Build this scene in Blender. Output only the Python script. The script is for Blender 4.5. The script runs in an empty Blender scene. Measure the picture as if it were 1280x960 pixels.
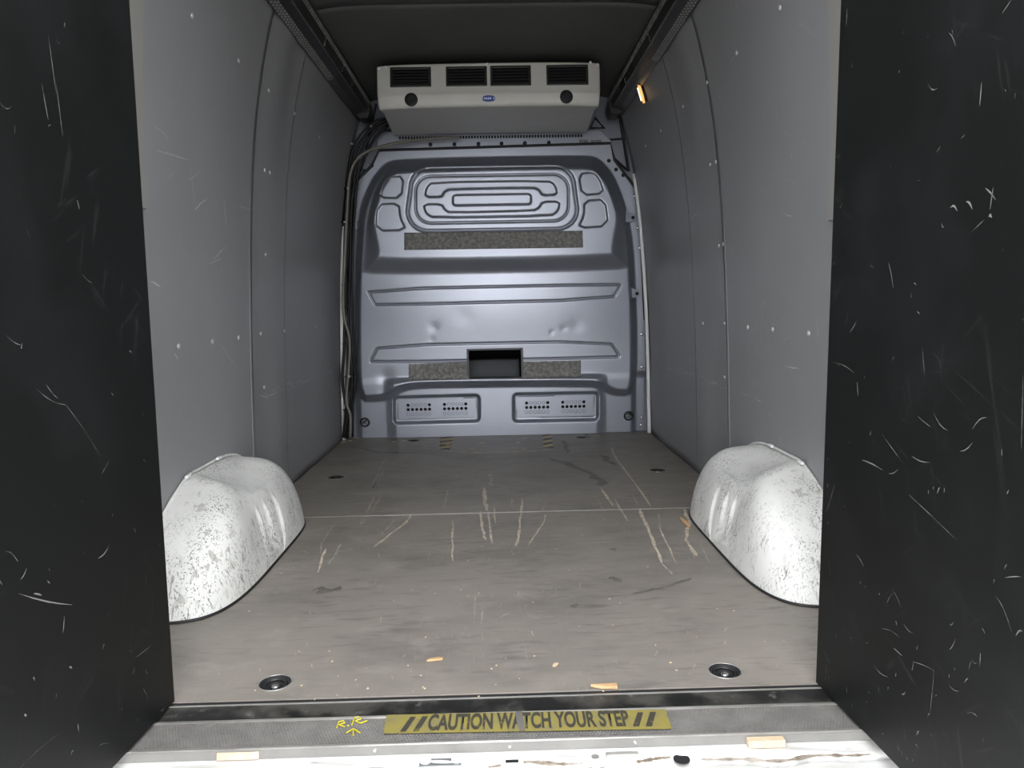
import bpy, bmesh, math, random
import numpy as np
from mathutils import Matrix, Vector, geometry

C = bpy.context.scene
COL = C.collection
random.seed(7); RNG = np.random.default_rng(7)

# ------------------------------------------------------------------ camera
FPX, CAM_H = 961.0, 0.755
PSI, PIT, ROL = math.radians(1.0666), math.radians(5.9632), math.radians(1.15)
fw = np.array([math.sin(PSI)*math.cos(PIT), math.cos(PSI)*math.cos(PIT), -math.sin(PIT)])
r0 = np.array([math.cos(PSI), -math.sin(PSI), 0.0]); u0 = np.cross(r0, fw)
RT = math.cos(ROL)*r0 - math.sin(ROL)*u0
UP = math.sin(ROL)*r0 + math.cos(ROL)*u0
cam_d = bpy.data.cameras.new('camera'); cam = bpy.data.objects.new('camera', cam_d); COL.objects.link(cam)
cam_d.sensor_width = 36.0; cam_d.lens = FPX/1280*36.0; cam_d.clip_start = 0.02
cam.matrix_world = Matrix(((RT[0], UP[0], -fw[0], 0), (RT[1], UP[1], -fw[1], 0), (RT[2], UP[2], -fw[2], CAM_H), (0, 0, 0, 1)))
C.camera = cam

# ------------------------------------------------------------------ light
w = bpy.data.worlds.new('overcast_sky'); C.world = w; w.use_nodes = True
bg = w.node_tree.nodes['Background']
bg.inputs[0].default_value = (0.97, 0.985, 1.0, 1); bg.inputs[1].default_value = 1.0
C.view_settings.view_transform = 'Standard'; C.view_settings.look = 'None'
C.view_settings.gamma = 1.0; C.view_settings.use_curve_mapping = False
C.view_settings.exposure = 2.7

# ------------------------------------------------------------------ helpers
def ray(px, py): return (px-640)/FPX*RT - (py-480)/FPX*UP + fw
def at(px, py, Y=None, Z=None, X=None):
    """survey helper: the point of the van on plane Y / Z / X that was read off at a picture coordinate"""
    d = ray(px, py)
    if Y is not None: t = Y/d[1]
    elif Z is not None: t = (Z-CAM_H)/d[2]
    else: t = X/d[0]
    return np.array([t*d[0], t*d[1], CAM_H+t*d[2]])

def mat(name, col, rough=0.5, metal=0.0, spec=0.5, col2=None, nscale=6.0, lo=0.4, hi=0.65, detail=6.0, bump=0.0, bscale=200.0,
        stretch=(1, 1, 1), col3=None, n3=25.0, lo3=0.62, hi3=0.7, emit=None, estr=0.0, rough2=None, coord='Object'):
    m = bpy.data.materials.new(name); m.use_nodes = True
    nt = m.node_tree; N = nt.nodes; L = nt.links; b = N['Principled BSDF']
    b.inputs['Base Color'].default_value = (*col, 1); b.inputs['Roughness'].default_value = rough
    b.inputs['Metallic'].default_value = metal; b.inputs['Specular IOR Level'].default_value = spec
    tc = N.new('ShaderNodeTexCoord'); mp = N.new('ShaderNodeMapping'); mp.inputs['Scale'].default_value = stretch
    L.new(tc.outputs[coord], mp.inputs[0])
    last = None
    def ramp(scale, lo, hi, det):
        n = N.new('ShaderNodeTexNoise'); n.inputs['Scale'].default_value = scale; n.inputs['Detail'].default_value = det
        n.inputs['Roughness'].default_value = 0.62
        L.new(mp.outputs[0], n.inputs['Vector'])
        r = N.new('ShaderNodeMapRange'); r.inputs['From Min'].default_value = lo; r.inputs['From Max'].default_value = hi
        L.new(n.outputs['Fac'], r.inputs['Value']); return r.outputs['Result']
    def mix(fac, a, bcol):
        x = N.new('ShaderNodeMix'); x.data_type = 'RGBA'
        L.new(fac, x.inputs['Factor'])
        if isinstance(a, tuple): x.inputs['A'].default_value = (*a, 1)
        else: L.new(a, x.inputs['A'])
        x.inputs['B'].default_value = (*bcol, 1); return x.outputs['Result']
    cur = col
    if col2:
        f = ramp(nscale, lo, hi, detail); cur = mix(f, cur, col2)
        if rough2 is not None:
            r = N.new('ShaderNodeMapRange'); r.inputs['To Min'].default_value = rough; r.inputs['To Max'].default_value = rough2
            L.new(f, r.inputs['Value']); L.new(r.outputs['Result'], b.inputs['Roughness'])
    if col3: cur = mix(ramp(n3, lo3, hi3, 8.0), cur, col3)
    if not isinstance(cur, tuple): L.new(cur, b.inputs['Base Color'])
    if bump:
        n = N.new('ShaderNodeTexNoise'); n.inputs['Scale'].default_value = bscale; n.inputs['Detail'].default_value = 3
        L.new(mp.outputs[0], n.inputs['Vector'])
        bp = N.new('ShaderNodeBump'); bp.inputs['Strength'].default_value = bump; bp.inputs['Distance'].default_value = 0.002
        L.new(n.outputs['Fac'], bp.inputs['Height']); L.new(bp.outputs[0], b.inputs['Normal'])
    if emit:
        b.inputs['Emission Color'].default_value = (*emit, 1); b.inputs['Emission Strength'].default_value = estr
    m['tools'] = 1
    return m

def add_scratches(m, col, scale=9.0, width=0.012, dens=(0.52, 0.6), stretch=(1, 1, 1), amount=1.0, rot=0.0, mscale=7.0):
    """thin worn marks: edges of distorted voronoi cells, broken up by noise"""
    nt = m.node_tree; N = nt.nodes; L = nt.links; b = N['Principled BSDF']
    tc = N.new('ShaderNodeTexCoord'); mp = N.new('ShaderNodeMapping'); mp.inputs['Scale'].default_value = stretch
    mp.inputs['Rotation'].default_value = (rot, rot, rot)
    L.new(tc.outputs['Object'], mp.inputs[0])
    n0 = N.new('ShaderNodeTexNoise'); n0.inputs['Scale'].default_value = scale*0.5; L.new(mp.outputs[0], n0.inputs['Vector'])
    mx = N.new('ShaderNodeVectorMath'); mx.operation = 'MULTIPLY_ADD'
    L.new(n0.outputs['Color'], mx.inputs[0]); mx.inputs[1].default_value = (0.25, 0.25, 0.25); L.new(mp.outputs[0], mx.inputs[2])
    v = N.new('ShaderNodeTexVoronoi'); v.feature = 'DISTANCE_TO_EDGE'; v.inputs['Scale'].default_value = scale
    L.new(mx.outputs[0], v.inputs['Vector'])
    lt = N.new('ShaderNodeMapRange'); lt.inputs['From Min'].default_value = width; lt.inputs['From Max'].default_value = width*0.4
    L.new(v.outputs['Distance'], lt.inputs['Value'])
    n1 = N.new('ShaderNodeTexNoise'); n1.inputs['Scale'].default_value = mscale; n1.inputs['Detail'].default_value = 5
    L.new(tc.outputs['Object'], n1.inputs['Vector'])
    r1 = N.new('ShaderNodeMapRange'); r1.inputs['From Min'].default_value = dens[0]; r1.inputs['From Max'].default_value = dens[1]
    r1.inputs['To Max'].default_value = amount
    L.new(n1.outputs['Fac'], r1.inputs['Value'])
    mul = N.new('ShaderNodeMath'); mul.operation = 'MULTIPLY'; L.new(lt.outputs[0], mul.inputs[0]); L.new(r1.outputs[0], mul.inputs[1])
    x = N.new('ShaderNodeMix'); x.data_type = 'RGBA'; L.new(mul.outputs[0], x.inputs['Factor'])
    src = b.inputs['Base Color']
    if src.is_linked: L.new(src.links[0].from_socket, x.inputs['A'])
    else: x.inputs['A'].default_value = src.default_value
    x.inputs['B'].default_value = (*col, 1); L.new(x.outputs['Result'], src)
    return m

def add_streaks(m, col, layers, amount=0.8, mscale=6.0, dens=(0.4, 0.6), soft=.04):
    """short straight worn strokes: strongly stretched noise, thresholded, in several directions"""
    nt = m.node_tree; N = nt.nodes; L = nt.links; b = N['Principled BSDF']
    tc = N.new('ShaderNodeTexCoord'); src = b.inputs['Base Color']
    n1 = N.new('ShaderNodeTexNoise'); n1.inputs['Scale'].default_value = mscale; n1.inputs['Detail'].default_value = 4
    L.new(tc.outputs['Object'], n1.inputs['Vector'])
    r1 = N.new('ShaderNodeMapRange'); r1.inputs['From Min'].default_value = dens[0]; r1.inputs['From Max'].default_value = dens[1]
    r1.inputs['To Max'].default_value = amount
    L.new(n1.outputs['Fac'], r1.inputs['Value'])
    for rot, sc, thr in layers:
        mp = N.new('ShaderNodeMapping'); mp.vector_type = 'TEXTURE'; mp.inputs['Rotation'].default_value = rot; mp.inputs['Scale'].default_value = tuple(1/q for q in sc)
        L.new(tc.outputs['Object'], mp.inputs[0])
        n = N.new('ShaderNodeTexNoise'); n.inputs['Scale'].default_value = 1.0; n.inputs['Detail'].default_value = 1.5
        L.new(mp.outputs[0], n.inputs['Vector'])
        r = N.new('ShaderNodeMapRange'); r.inputs['From Min'].default_value = thr; r.inputs['From Max'].default_value = thr+soft
        L.new(n.outputs['Fac'], r.inputs['Value'])
        mul = N.new('ShaderNodeMath'); mul.operation = 'MULTIPLY'; L.new(r.outputs[0], mul.inputs[0]); L.new(r1.outputs[0], mul.inputs[1])
        x = N.new('ShaderNodeMix'); x.data_type = 'RGBA'; L.new(mul.outputs[0], x.inputs['Factor'])
        if src.is_linked: L.new(src.links[0].from_socket, x.inputs['A'])
        else: x.inputs['A'].default_value = src.default_value
        x.inputs['B'].default_value = (*col, 1); L.new(x.outputs['Result'], src)
    return m

class MB:
    """collects verts and faces of ONE mesh"""
    def __init__(s): s.v = []; s.f = []
    def add(s, vs, fs):
        o = len(s.v); s.v += [tuple(map(float, p)) for p in vs]; s.f += [tuple(i+o for i in f) for f in fs]; return s
    def box(s, x0, x1, y0, y1, z0, z1):
        vs = [(x, y, z) for x in (x0, x1) for y in (y0, y1) for z in (z0, z1)]
        return s.add(vs, [(0, 1, 3, 2), (4, 6, 7, 5), (0, 4, 5, 1), (2, 3, 7, 6), (0, 2, 6, 4), (1, 5, 7, 3)])
    def prism(s, poly, axis, a, b):
        """polygon of 2D points extruded along an axis (x: pts are y,z; y: x,z; z: x,y)"""
        def p(q, t): return {'x': (t, q[0], q[1]), 'y': (q[0], t, q[1]), 'z': (q[0], q[1], t)}[axis]
        n = len(poly); vs = [p(q, a) for q in poly]+[p(q, b) for q in poly]
        fs = [tuple(range(n))[::-1], tuple(range(n, 2*n))]+[(i, (i+1) % n, (i+1) % n+n, i+n) for i in range(n)]
        return s.add(vs, fs)
    def tube(s, pts, r, n=8, closed=False):
        pts = [np.array(p, float) for p in pts]; k = len(pts); rings = []; ref = None
        for i in range(k):
            if closed: t = pts[(i+1) % k]-pts[i-1]
            else: t = pts[min(i+1, k-1)]-pts[max(i-1, 0)]
            t = t/(np.linalg.norm(t)+1e-9)
            if ref is None:
                ref = np.array([0, 0, 1.0]) if abs(t[2]) < 0.9 else np.array([1.0, 0, 0])
            a = ref-t*np.dot(ref, t); a /= np.linalg.norm(a)+1e-9; b = np.cross(t, a); ref = a
            rr = r[i] if hasattr(r, '__len__') else r
            rings.append([pts[i]+rr*(math.cos(2*math.pi*j/n)*a+math.sin(2*math.pi*j/n)*b) for j in range(n)])
        vs = [p for q in rings for p in q]; fs = []
        for i in range(k if closed else k-1):
            for j in range(n):
                i2 = (i+1) % k
                fs.append((i*n+j, i*n+(j+1) % n, i2*n+(j+1) % n, i2*n+j))
        if not closed: fs += [tuple(range(n))[::-1], tuple(range((k-1)*n, k*n))]
        return s.add(vs, fs)
    def lathe(s, prof, c, axis='z', n=20):
        """profile of (radius, height) turned about an axis through c"""
        vs = []; fs = []
        for r, h in prof:
            for j in range(n):
                a = 2*math.pi*j/n; p = (r*math.cos(a), r*math.sin(a), h)
                if axis == 'y': p = (p[0], -p[2], p[1])
                if axis == 'x': p = (p[2], p[0], p[1])
                if axis == '-x': p = (-p[2], p[0], p[1])
                vs.append((p[0]+c[0], p[1]+c[1], p[2]+c[2]))
        k = len(prof)
        for i in range(k-1):
            for j in range(n): fs.append((i*n+j, i*n+(j+1) % n, (i+1)*n+(j+1) % n, (i+1)*n+j))
        fs += [tuple(range(n))[::-1], tuple(range((k-1)*n, k*n))]
        return s.add(vs, fs)
    def mesh(s, name, m, smooth=False):
        me = bpy.data.meshes.new(name); me.from_pydata(s.v, [], s.f); me.materials.append(m)
        b = bmesh.new(); b.from_mesh(me); bmesh.ops.recalc_face_normals(b, faces=b.faces); b.to_mesh(me); b.free()
        if smooth: me.shade_smooth()
        return me
    def build(s, name, m, parent=None, smooth=False, bevel=0.0, auto=False):
        o = bpy.data.objects.new(name, s.mesh(name, m, smooth)); COL.objects.link(o)
        if parent: o.parent = parent
        if bevel:
            md = o.modifiers.new('bevel', 'BEVEL'); md.width = bevel; md.segments = 2; md.limit_method = 'ANGLE'
        if auto: o.data.set_sharp_from_angle(angle=math.radians(38))
        return o

def grid_obj(name, X, Y, Z, m, parent=None, keep=None, smooth=True, flip=False):
    """a surface from 2D arrays of coordinates; keep masks faces"""
    nu, nv = X.shape
    co = np.stack([X, Y, Z], -1).reshape(-1, 3)
    I = np.arange(nu*nv).reshape(nu, nv)
    q = np.stack([I[:-1, :-1], I[1:, :-1], I[1:, 1:], I[:-1, 1:]], -1)
    q = q[keep] if keep is not None else q.reshape(-1, 4)
    if flip: q = q[:, ::-1]
    used = np.zeros(nu*nv, bool); used[q.ravel()] = True
    mp = np.cumsum(used)-1; co = co[used]; q = mp[q]
    me = bpy.data.meshes.new(name); me.vertices.add(len(co)); me.vertices.foreach_set('co', co.ravel())
    me.loops.add(q.size); me.polygons.add(len(q))
    me.loops.foreach_set('vertex_index', q.ravel().astype(np.int32))
    me.polygons.foreach_set('loop_start', np.arange(0, q.size, 4, dtype=np.int32))
    me.update(calc_edges=True); me.validate(); me.materials.append(m)
    if smooth: me.shade_smooth()
    o = bpy.data.objects.new(name, me); COL.objects.link(o)
    if parent: o.parent = parent
    return o

def thing(name, label, cat, loc=(0, 0, 0), group=None):
    o = bpy.data.objects.new(name, None); COL.objects.link(o); o.location = loc; o.empty_display_size = 0.05
    o['label'] = label; o['category'] = cat
    if group: o['group'] = group
    return o
def tag(o, label, cat, group=None):
    o['label'] = label; o['category'] = cat
    if group: o['group'] = group
    return o
def struct(name, label=None):
    o = bpy.data.objects.new(name, None); COL.objects.link(o); o['kind'] = 'structure'; o.empty_display_size = 0.05
    if label: o['label'] = label; 
    return o
def part(o, label): o['label'] = label; return o
def dup(o, parent=None):
    c = o.copy(); COL.objects.link(c)
    if parent: c.parent = parent
    return c

# ------------------------------------------------------------------ materials
M = {}
M['liner'] = add_scratches(mat('grey_wall_liner', (0.245, 0.247, 0.253), 0.46, spec=0.35, col2=(0.27, 0.272, 0.278), nscale=2.2, lo=0.35, hi=0.7, bump=0.06, bscale=900),
                           (0.42, 0.42, 0.43), scale=5, width=0.006, dens=(0.58, 0.66), amount=0.5)
add_streaks(M['liner'], (0.33, 0.33, 0.33), [((.9, 0, 0), (60, 8, 110), .68), ((-.6, 0, 0), (60, 9, 120), .69), ((1.5, 0, 0), (60, 9, 150), .68)], 0.5, 2.5, (.48, .62))
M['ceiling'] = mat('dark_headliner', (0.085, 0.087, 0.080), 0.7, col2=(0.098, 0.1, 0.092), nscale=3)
M['floor'] = mat('worn_floor_board', (0.24, 0.217, 0.193), 0.5, spec=0.35, col2=(0.155, 0.143, 0.13), nscale=2.6, lo=0.45, hi=0.75, detail=9,
                 col3=(0.30, 0.275, 0.245), n3=7, lo3=0.55, hi3=0.78, bump=0.25, bscale=420, stretch=(1.0, 1.6, 1))
add_streaks(M['floor'], (0.10, 0.092, 0.083), [((0, 0, .1), (9, 40, 30), .55), ((0, 0, -.1), (14, 70, 30), .57)], 0.6, 3, (.35, .6), .2)
add_streaks(M['floor'], (0.27, 0.245, 0.215), [((0, 0, .05), (160, 9, 50), .66), ((0, 0, -.25), (120, 14, 50), .68)], 0.6, 4, (.4, .6))
add_scratches(M['floor'], (0.40, 0.36, 0.31), scale=26, width=0.02, dens=(0.6, 0.7), stretch=(2.2, 0.6, 1), amount=0.55, mscale=4)
M['black'] = mat('black_door_liner', (0.0055, 0.006, 0.006), 0.45, spec=0.2, col2=(0.010, 0.0105, 0.011), nscale=3.5, lo=0.45, hi=0.75, rough2=0.52,
                 col3=(0.018, 0.022, 0.023), n3=6, lo3=0.66, hi3=0.85)
add_streaks(M['black'], (0.035, 0.035, 0.035), [((.5, 0, 0), (60, 5, 70), .66), ((-.7, 0, 0), (60, 6, 80), .67), ((1.3, 0, 0), (60, 6, 90), .66)], 0.35, 3, (.45, .7))
add_scratches(M['black'], (0.20, 0.20, 0.20), scale=11, width=0.004, dens=(0.64, 0.72), amount=0.25, mscale=6)
M['scuff'] = mat('pale_scuff', (0.15, 0.15, 0.15), 0.7, col2=(0.03, 0.03, 0.03), nscale=30, lo=0.45, hi=0.6)
M['steel'] = mat('grey_blue_painted_steel', (0.315, 0.33, 0.38), 0.33, metal=0.6, spec=0.5, col2=(0.30, 0.315, 0.365), nscale=5, lo=0.4, hi=0.7, bump=0.03, bscale=60)
M['steel2'] = mat('grey_body_steel', (0.27, 0.285, 0.33), 0.4, metal=0.1, col2=(0.24, 0.25, 0.29), nscale=6)
M['gasket'] = mat('black_rubber', (0.012, 0.012, 0.014), 0.55)
M['cable'] = mat('black_cable', (0.008, 0.008, 0.009), 0.4, spec=.3)
M['hose'] = mat('taupe_hose', (0.17, 0.155, 0.13), 0.35)
M['tie'] = mat('cable_tie_white', (0.35, 0.35, 0.34), 0.4)
M['whitetrim'] = mat('white_painted_edge', (0.82, 0.82, 0.82), 0.35)
M['felt'] = mat('grey_felt_residue', (0.15, 0.147, 0.142), 0.9, col2=(0.30, 0.29, 0.27), nscale=55, lo=0.4, hi=0.66, bump=0.6, bscale=160)
M['ac'] = mat('cream_plastic', (0.60, 0.585, 0.54), 0.42, col2=(0.57, 0.555, 0.51), nscale=8)
M['acdark'] = mat('black_plastic', (0.006, 0.006, 0.006), 0.5, spec=.25)
M['rivet'] = mat('pale_rivet', (0.5, 0.5, 0.5), 0.3, metal=0.3)
M['void'] = mat('dark_inside', (0.006, 0.006, 0.006), 0.9)
M['seat'] = mat('grey_seat_back', (0.10, 0.105, 0.115), 0.7)
M['blue'] = mat('blue_badge', (0.012, 0.055, 0.26), 0.3)
M['badgewhite'] = mat('badge_white', (0.6, 0.63, 0.75), 0.4)
M['arch'] = mat('scuffed_white_plastic', (0.74, 0.74, 0.72), 0.5, col2=(0.66, 0.66, 0.64), nscale=4, col3=(0.42, 0.41, 0.37), n3=14, lo3=0.66, hi3=0.8, bump=0.05, bscale=80)
add_streaks(M['arch'], (0.10, 0.10, 0.095), [((.35, 0, 0), (190, 190, 16), .63), ((-.4, 0, 0), (210, 210, 14), .64), ((0, .4, 0), (200, 200, 17), .64), ((0, -.45, .4), (180, 180, 20), .64), ((1.2, 0, 0), (260, 230, 20), .67)], 0.75, 8, (.42, .6))
add_streaks(M['arch'], (0.34, 0.33, 0.30), [((0, 0, 0), (30, 30, 14), .64), ((1, .4, 0), (60, 26, 60), .64)], 0.7, 6, (.45, .65))
M['rail'] = mat('dark_rail_metal', (0.045, 0.045, 0.043), 0.38, metal=0.5, col2=(0.03, 0.03, 0.03), nscale=20)
M['galv'] = mat('worn_galvanised', (0.22, 0.22, 0.21), 0.4, metal=0.6, col2=(0.08, 0.08, 0.08), nscale=120, lo=0.45, hi=0.6)
M['strip'] = mat('worn_perforated_zinc', (0.26, 0.26, 0.245), 0.5, metal=0.2)
M['nose'] = mat('grey_nosing', (0.20, 0.195, 0.185), 0.5, metal=0.0, col2=(0.16, 0.155, 0.15), nscale=12)
M['alu'] = mat('worn_aluminium', (0.46, 0.45, 0.43), 0.38, metal=0.55, col2=(0.34, 0.33, 0.31), nscale=14)
M['chrome'] = mat('bright_zinc', (0.62, 0.62, 0.6), 0.25, metal=0.9)
M['blackstrip'] = mat('scuffed_black_strip', (0.012, 0.012, 0.012), 0.42, spec=.3, col2=(0.065, 0.062, 0.056), nscale=8, lo=0.47, hi=0.6, detail=12, col3=(0.17, 0.165, 0.155), n3=28, lo3=0.6, hi3=0.75)
M['tread'] = mat('ribbed_tread_grey', (0.125, 0.119, 0.113), 0.55, col2=(0.165, 0.158, 0.15), nscale=20)
M['yellow'] = mat('worn_yellow_tape', (0.25, 0.21, 0.055), 0.55, col2=(0.19, 0.17, 0.085), nscale=26, lo=0.45, hi=0.7, col3=(0.16, 0.14, 0.1), n3=70, lo3=0.62, hi3=0.72)
M['ink'] = mat('worn_dark_lettering', (0.05, 0.046, 0.036), 0.5, col2=(0.2, 0.17, 0.05), nscale=60, lo=0.58, hi=0.72)
M['paint'] = mat('yellow_marker', (0.5, 0.43, 0.03), 0.5)
M['haz'] = mat('faded_hazard_yellow', (0.60, 0.48, 0.24), 0.6, col2=(0.42, 0.35, 0.22), nscale=40)
M['hazk'] = mat('faded_hazard_black', (0.085, 0.08, 0.074), 0.6)
M['sill'] = mat('chipped_white_paint', (0.66, 0.66, 0.65), 0.4, col2=(0.55, 0.54, 0.52), nscale=12, col3=(0.22, 0.17, 0.12), n3=16, lo3=0.64, hi3=0.72, stretch=(0.6, 2.2, 1))
M['dirt'] = mat('brown_grime', (0.16, 0.125, 0.09), 0.9, col2=(0.42, 0.38, 0.33), nscale=30)
M['gouge'] = mat('bare_wood_gouge', (0.60, 0.51, 0.41), 0.8, col2=(0.36, 0.31, 0.25), nscale=45, lo=0.42, hi=0.62)
M['gougelight'] = mat('faint_scratch', (0.40, 0.36, 0.31), 0.8, col2=(0.25, 0.225, 0.195), nscale=40)
M['darkmark'] = mat('dark_floor_smear', (0.10, 0.093, 0.085), 0.55, col2=(0.16, 0.145, 0.13), nscale=14, lo=0.4, hi=0.6)
M['wood'] = mat('fresh_wood', (0.62, 0.40, 0.22), 0.7, col2=(0.5, 0.3, 0.15), nscale=60, stretch=(1, 6, 1))
M['woodpale'] = mat('pale_wood', (0.60, 0.47, 0.33), 0.75, col2=(0.5, 0.37, 0.25), nscale=50)
M['lampglass'] = mat('warm_lamp_lens', (0.9, 0.6, 0.3), 0.3, emit=(1.0, 0.5, 0.15), estr=0.14)
M['lampcore'] = mat('bright_lamp_tube', (1, 0.9, 0.7), 0.3, emit=(1.0, 0.82, 0.55), estr=0.32)
M['ground'] = mat('pale_concrete', (0.30, 0.29, 0.28), 0.9, col2=(0.25, 0.245, 0.24), nscale=3)

# ------------------------------------------------------------------ the setting
YB = 4.40          # plane of the partition flange
Y0 = 1.432         # rear edge of the load floor
WZ = np.array([0.0, 0.35, 0.65, 1.0, 1.33, 1.55, 1.75, 1.80, 1.92])
WX = np.array([0.886, 0.880, 0.872, 0.853, 0.823, 0.786, 0.737, 0.722, 0.675])
_zz = np.linspace(0, 1.92, 49); _k = np.ones(7)/7
_xx = np.interp(np.clip(np.linspace(-0.12, 2.04, 55), 0, 1.92), WZ, WX)
_xs = np.convolve(_xx, _k, 'valid')
def wallx(z): return np.interp(z, _zz, _xs)
CX = -0.010        # centre line of the van in x
def at_wall(px, py, side, off=0.0):
    d = ray(px, py); lo, hi = 0.3, 8.0
    for _ in range(40):
        t = (lo+hi)/2; x = t*d[0]-CX; z = CAM_H+t*d[2]
        if abs(x) > wallx(min(max(z, 0), 1.92))-off: hi = t
        else: lo = t
    return np.array([t*d[0], t*d[1], CAM_H+t*d[2]])

# outside ground
g = MB().box(-12, 12, -14, 8, -0.72, -0.62).build('ground', M['ground']); g['kind'] = 'structure'

# side walls: a shell behind, lining sheets as parts, rivets
RIV = MB().lathe([(0.0001, 0), (0.009, 0.0), (0.008, 0.003), (0.004, 0.005), (0.0001, 0.0052)], (0, 0, 0), 'x', 10).mesh('rivet', M['rivet'], True)
RIVL = [(240, 20), (298, 76), (336, 113), (368, 142), (399, 171), (420, 190), (331, 213), (337, 216), (332, 318), (223, 433), (265, 427), (298, 422),
        (326, 417), (355, 414), (394, 408), (330, 484)]
RIVR = [(975, 10), (921, 66), (884, 103), (854, 133), (826, 163), (807, 182), (888, 206), (895, 202), (899, 307), (904, 305), (879, 404), (906, 404),
        (935, 409), (966, 412), (1011, 417), (906, 471)]
SCL = [(195, 188, 238, 200, .0012), (238, 205, 243, 258, .001), (243, 262, 258, 248, .002), (280, 250, 283, 288, .0015), (266, 325, 283, 308, .0015), (298, 258, 312, 262, .001), (188, 352, 200, 358, .002), (217, 440, 222, 450, .002), (275, 430, 297, 462, .0008), (262, 330, 276, 322, .001), (250, 215, 236, 225, .0008)]
SCR = [(862, 273, 875, 266, .0015), (898, 310, 906, 410, .0008), (982, 268, 990, 270, .0012), (905, 140, 908, 130, .001), (989, 192, 990, 200, .001), (983, 458, 1000, 461, .0015), (1021, 395, 1024, 425, .0008), (860, 430, 864, 425, .001), (975, 545, 978, 560, .001)]
for _k in range(26):
    _x = random.uniform(322, 428); SCL.append((_x, 498-(_x-322)*.40+random.uniform(-4, 4), _x+random.uniform(3, 9), 496-(_x-322)*.40+random.uniform(-6, 3), random.uniform(.0006, .0022)))
    _x = random.uniform(826, 960); SCR.append((_x, 455+(_x-826)*.36+random.uniform(-3, 3), _x+random.uniform(3, 9), 457+(_x-826)*.36+random.uniform(-3, 4), random.uniform(.0005, .0014)))
for _k in range(10):
    _x = random.uniform(310, 380); _y = random.uniform(540, 590)-(_x-310)*.4; SCL.append((_x, _y, _x+1, _y+random.uniform(6, 22), .001))
    _x = random.uniform(850, 905); _y = random.uniform(520, 570); SCR.append((_x, _y, _x-1, _y+random.uniform(6, 18), .0008))
M['wallscuff'] = mat('pale_wall_scuff', (0.55, 0.55, 0.55), 0.7, col2=(0.36, 0.36, 0.36), nscale=40)
def side_wall(name, s, seams, rivets, scuffs):
    root = struct(name)
    zz = np.linspace(-0.02, 1.93, 40); xx = wallx(np.clip(zz, 0, 1.92))
    poly = [(CX+s*(x+0.012), z) for x, z in zip(xx, zz)]+[(CX+s*(x+0.05), z) for x, z in zip(xx[::-1], zz[::-1])]
    MB().prism(poly, 'y', 1.46, 4.52).build('wall_shell', M['steel2'], root)
    edges = [1.50]+seams+[YB-0.055]
    for i in range(len(edges)-1):
        a, b = edges[i]-(0.03 if i else 0), edges[i+1]
        ny = 40; yy = np.linspace(a, b, ny); zs = np.linspace(0.004, 1.905, 60)
        Yg, Zg = np.meshgrid(yy, zs, indexing='ij')
        t = (Yg-a)/(b-a)
        buck = 0.0035*np.sin(t*math.pi*2.3+i*1.3+0.4)*np.sin(Zg*2.2+0.3*i)+0.002*np.sin(t*9+Zg*1.7+i)
        lap = 0.0015*(2-i)+0.001*np.exp(-((1-t)/0.06)**2)*(0.5+0.5*np.sin(Zg*3.1+i))
        inx = wallx(Zg)-0.002-buck-lap
        th = np.where(True, 0.004, 0)
        o = grid_obj('lining_sheet', CX+s*inx, Yg, Zg, M['liner'], root, flip=(s > 0))
        md = o.modifiers.new('thick', 'SOLIDIFY'); md.thickness = 0.004; md.offset = -1 if True else 1
    bpy.context.view_layer.update(); dg = bpy.context.evaluated_depsgraph_get()
    def on_sheet(px, py):
        d = ray(px, py); ok, p, *_ = C.ray_cast(dg, Vector((0, 0, CAM_H)), Vector(d).normalized())
        return np.array(p) if ok else at_wall(px, py, s, 0.009)
    mb = MB()
    for px0, py0, px1, py1, wd in scuffs:
        A, B = on_sheet(px0, py0), on_sheet(px1, py1); vs = []; t = B-A; L = np.linalg.norm(t)+1e-9; nr = np.array([0, -t[2]/L, t[1]/L])
        for k in range(5):
            q = on_sheet(px0+(px1-px0)*k/4+random.uniform(-.6, .6), py0+(py1-py0)*k/4+random.uniform(-.6, .6)); q[0] -= s*.001
            h = wd*math.sin(math.pi*(.1+.2*k)); vs += [q+nr*h, q-nr*h]
        mb.add(vs, [(2*i, 2*i+1, 2*i+3, 2*i+2) for i in range(4)])
    o = mb.build('scuff_marks', M['wallscuff'], root); o['kind'] = 'stuff'
    for px, py in rivets:
        p = on_sheet(px, py); p[0] += s*.0008
        r = bpy.data.objects.new('rivet', RIV); COL.objects.link(r); r.parent = root
        r.location = p; r.rotation_euler = (0, 0, 0 if s < 0 else math.pi)
    return root
wl = side_wall('wall_left', -1, [2.77, 3.21], RIVL, SCL)
wr = side_wall('wall_right', 1, [2.85, 3.32], RIVR, SCR)

# pale pillar covers beside the rear opening
for s, nm in ((-1, 'trim_2'), (1, 'trim_3')):
    e0, e1 = (at_wall(173, 4, -1), at_wall(176, 235, -1)) if s < 0 else (at_wall(1042, 4, 1), at_wall(1042, 250, 1))
    zz = np.linspace(e1[2]-.05, 1.9, 30)
    k = e0[1]+(zz-e0[2])*(e1[1]-e0[1])/(e1[2]-e0[2])
    mb = MB(); vs = []; fs = []
    for z, y in zip(zz, k):
        x = float(wallx(z))-0.016
        vs += [(CX+s*x, 1.49, z), (CX+s*x, y-0.006, z), (CX+s*(x+0.006), y, z), (CX+s*(x+0.012), 1.49, z)]
    for i in range(29):
        for j in range(4): fs.append((i*4+j, i*4+(j+1) % 4, i*4+4+(j+1) % 4, i*4+4+j))
    fs += [(0, 1, 2, 3), (116, 117, 118, 119)]
    mb.add(vs, fs); o = mb.build(nm, mat('pillar_cover_'+('left' if s < 0 else 'right'), (0.27, 0.265, 0.25), 0.5)); o['kind'] = 'structure'

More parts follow.
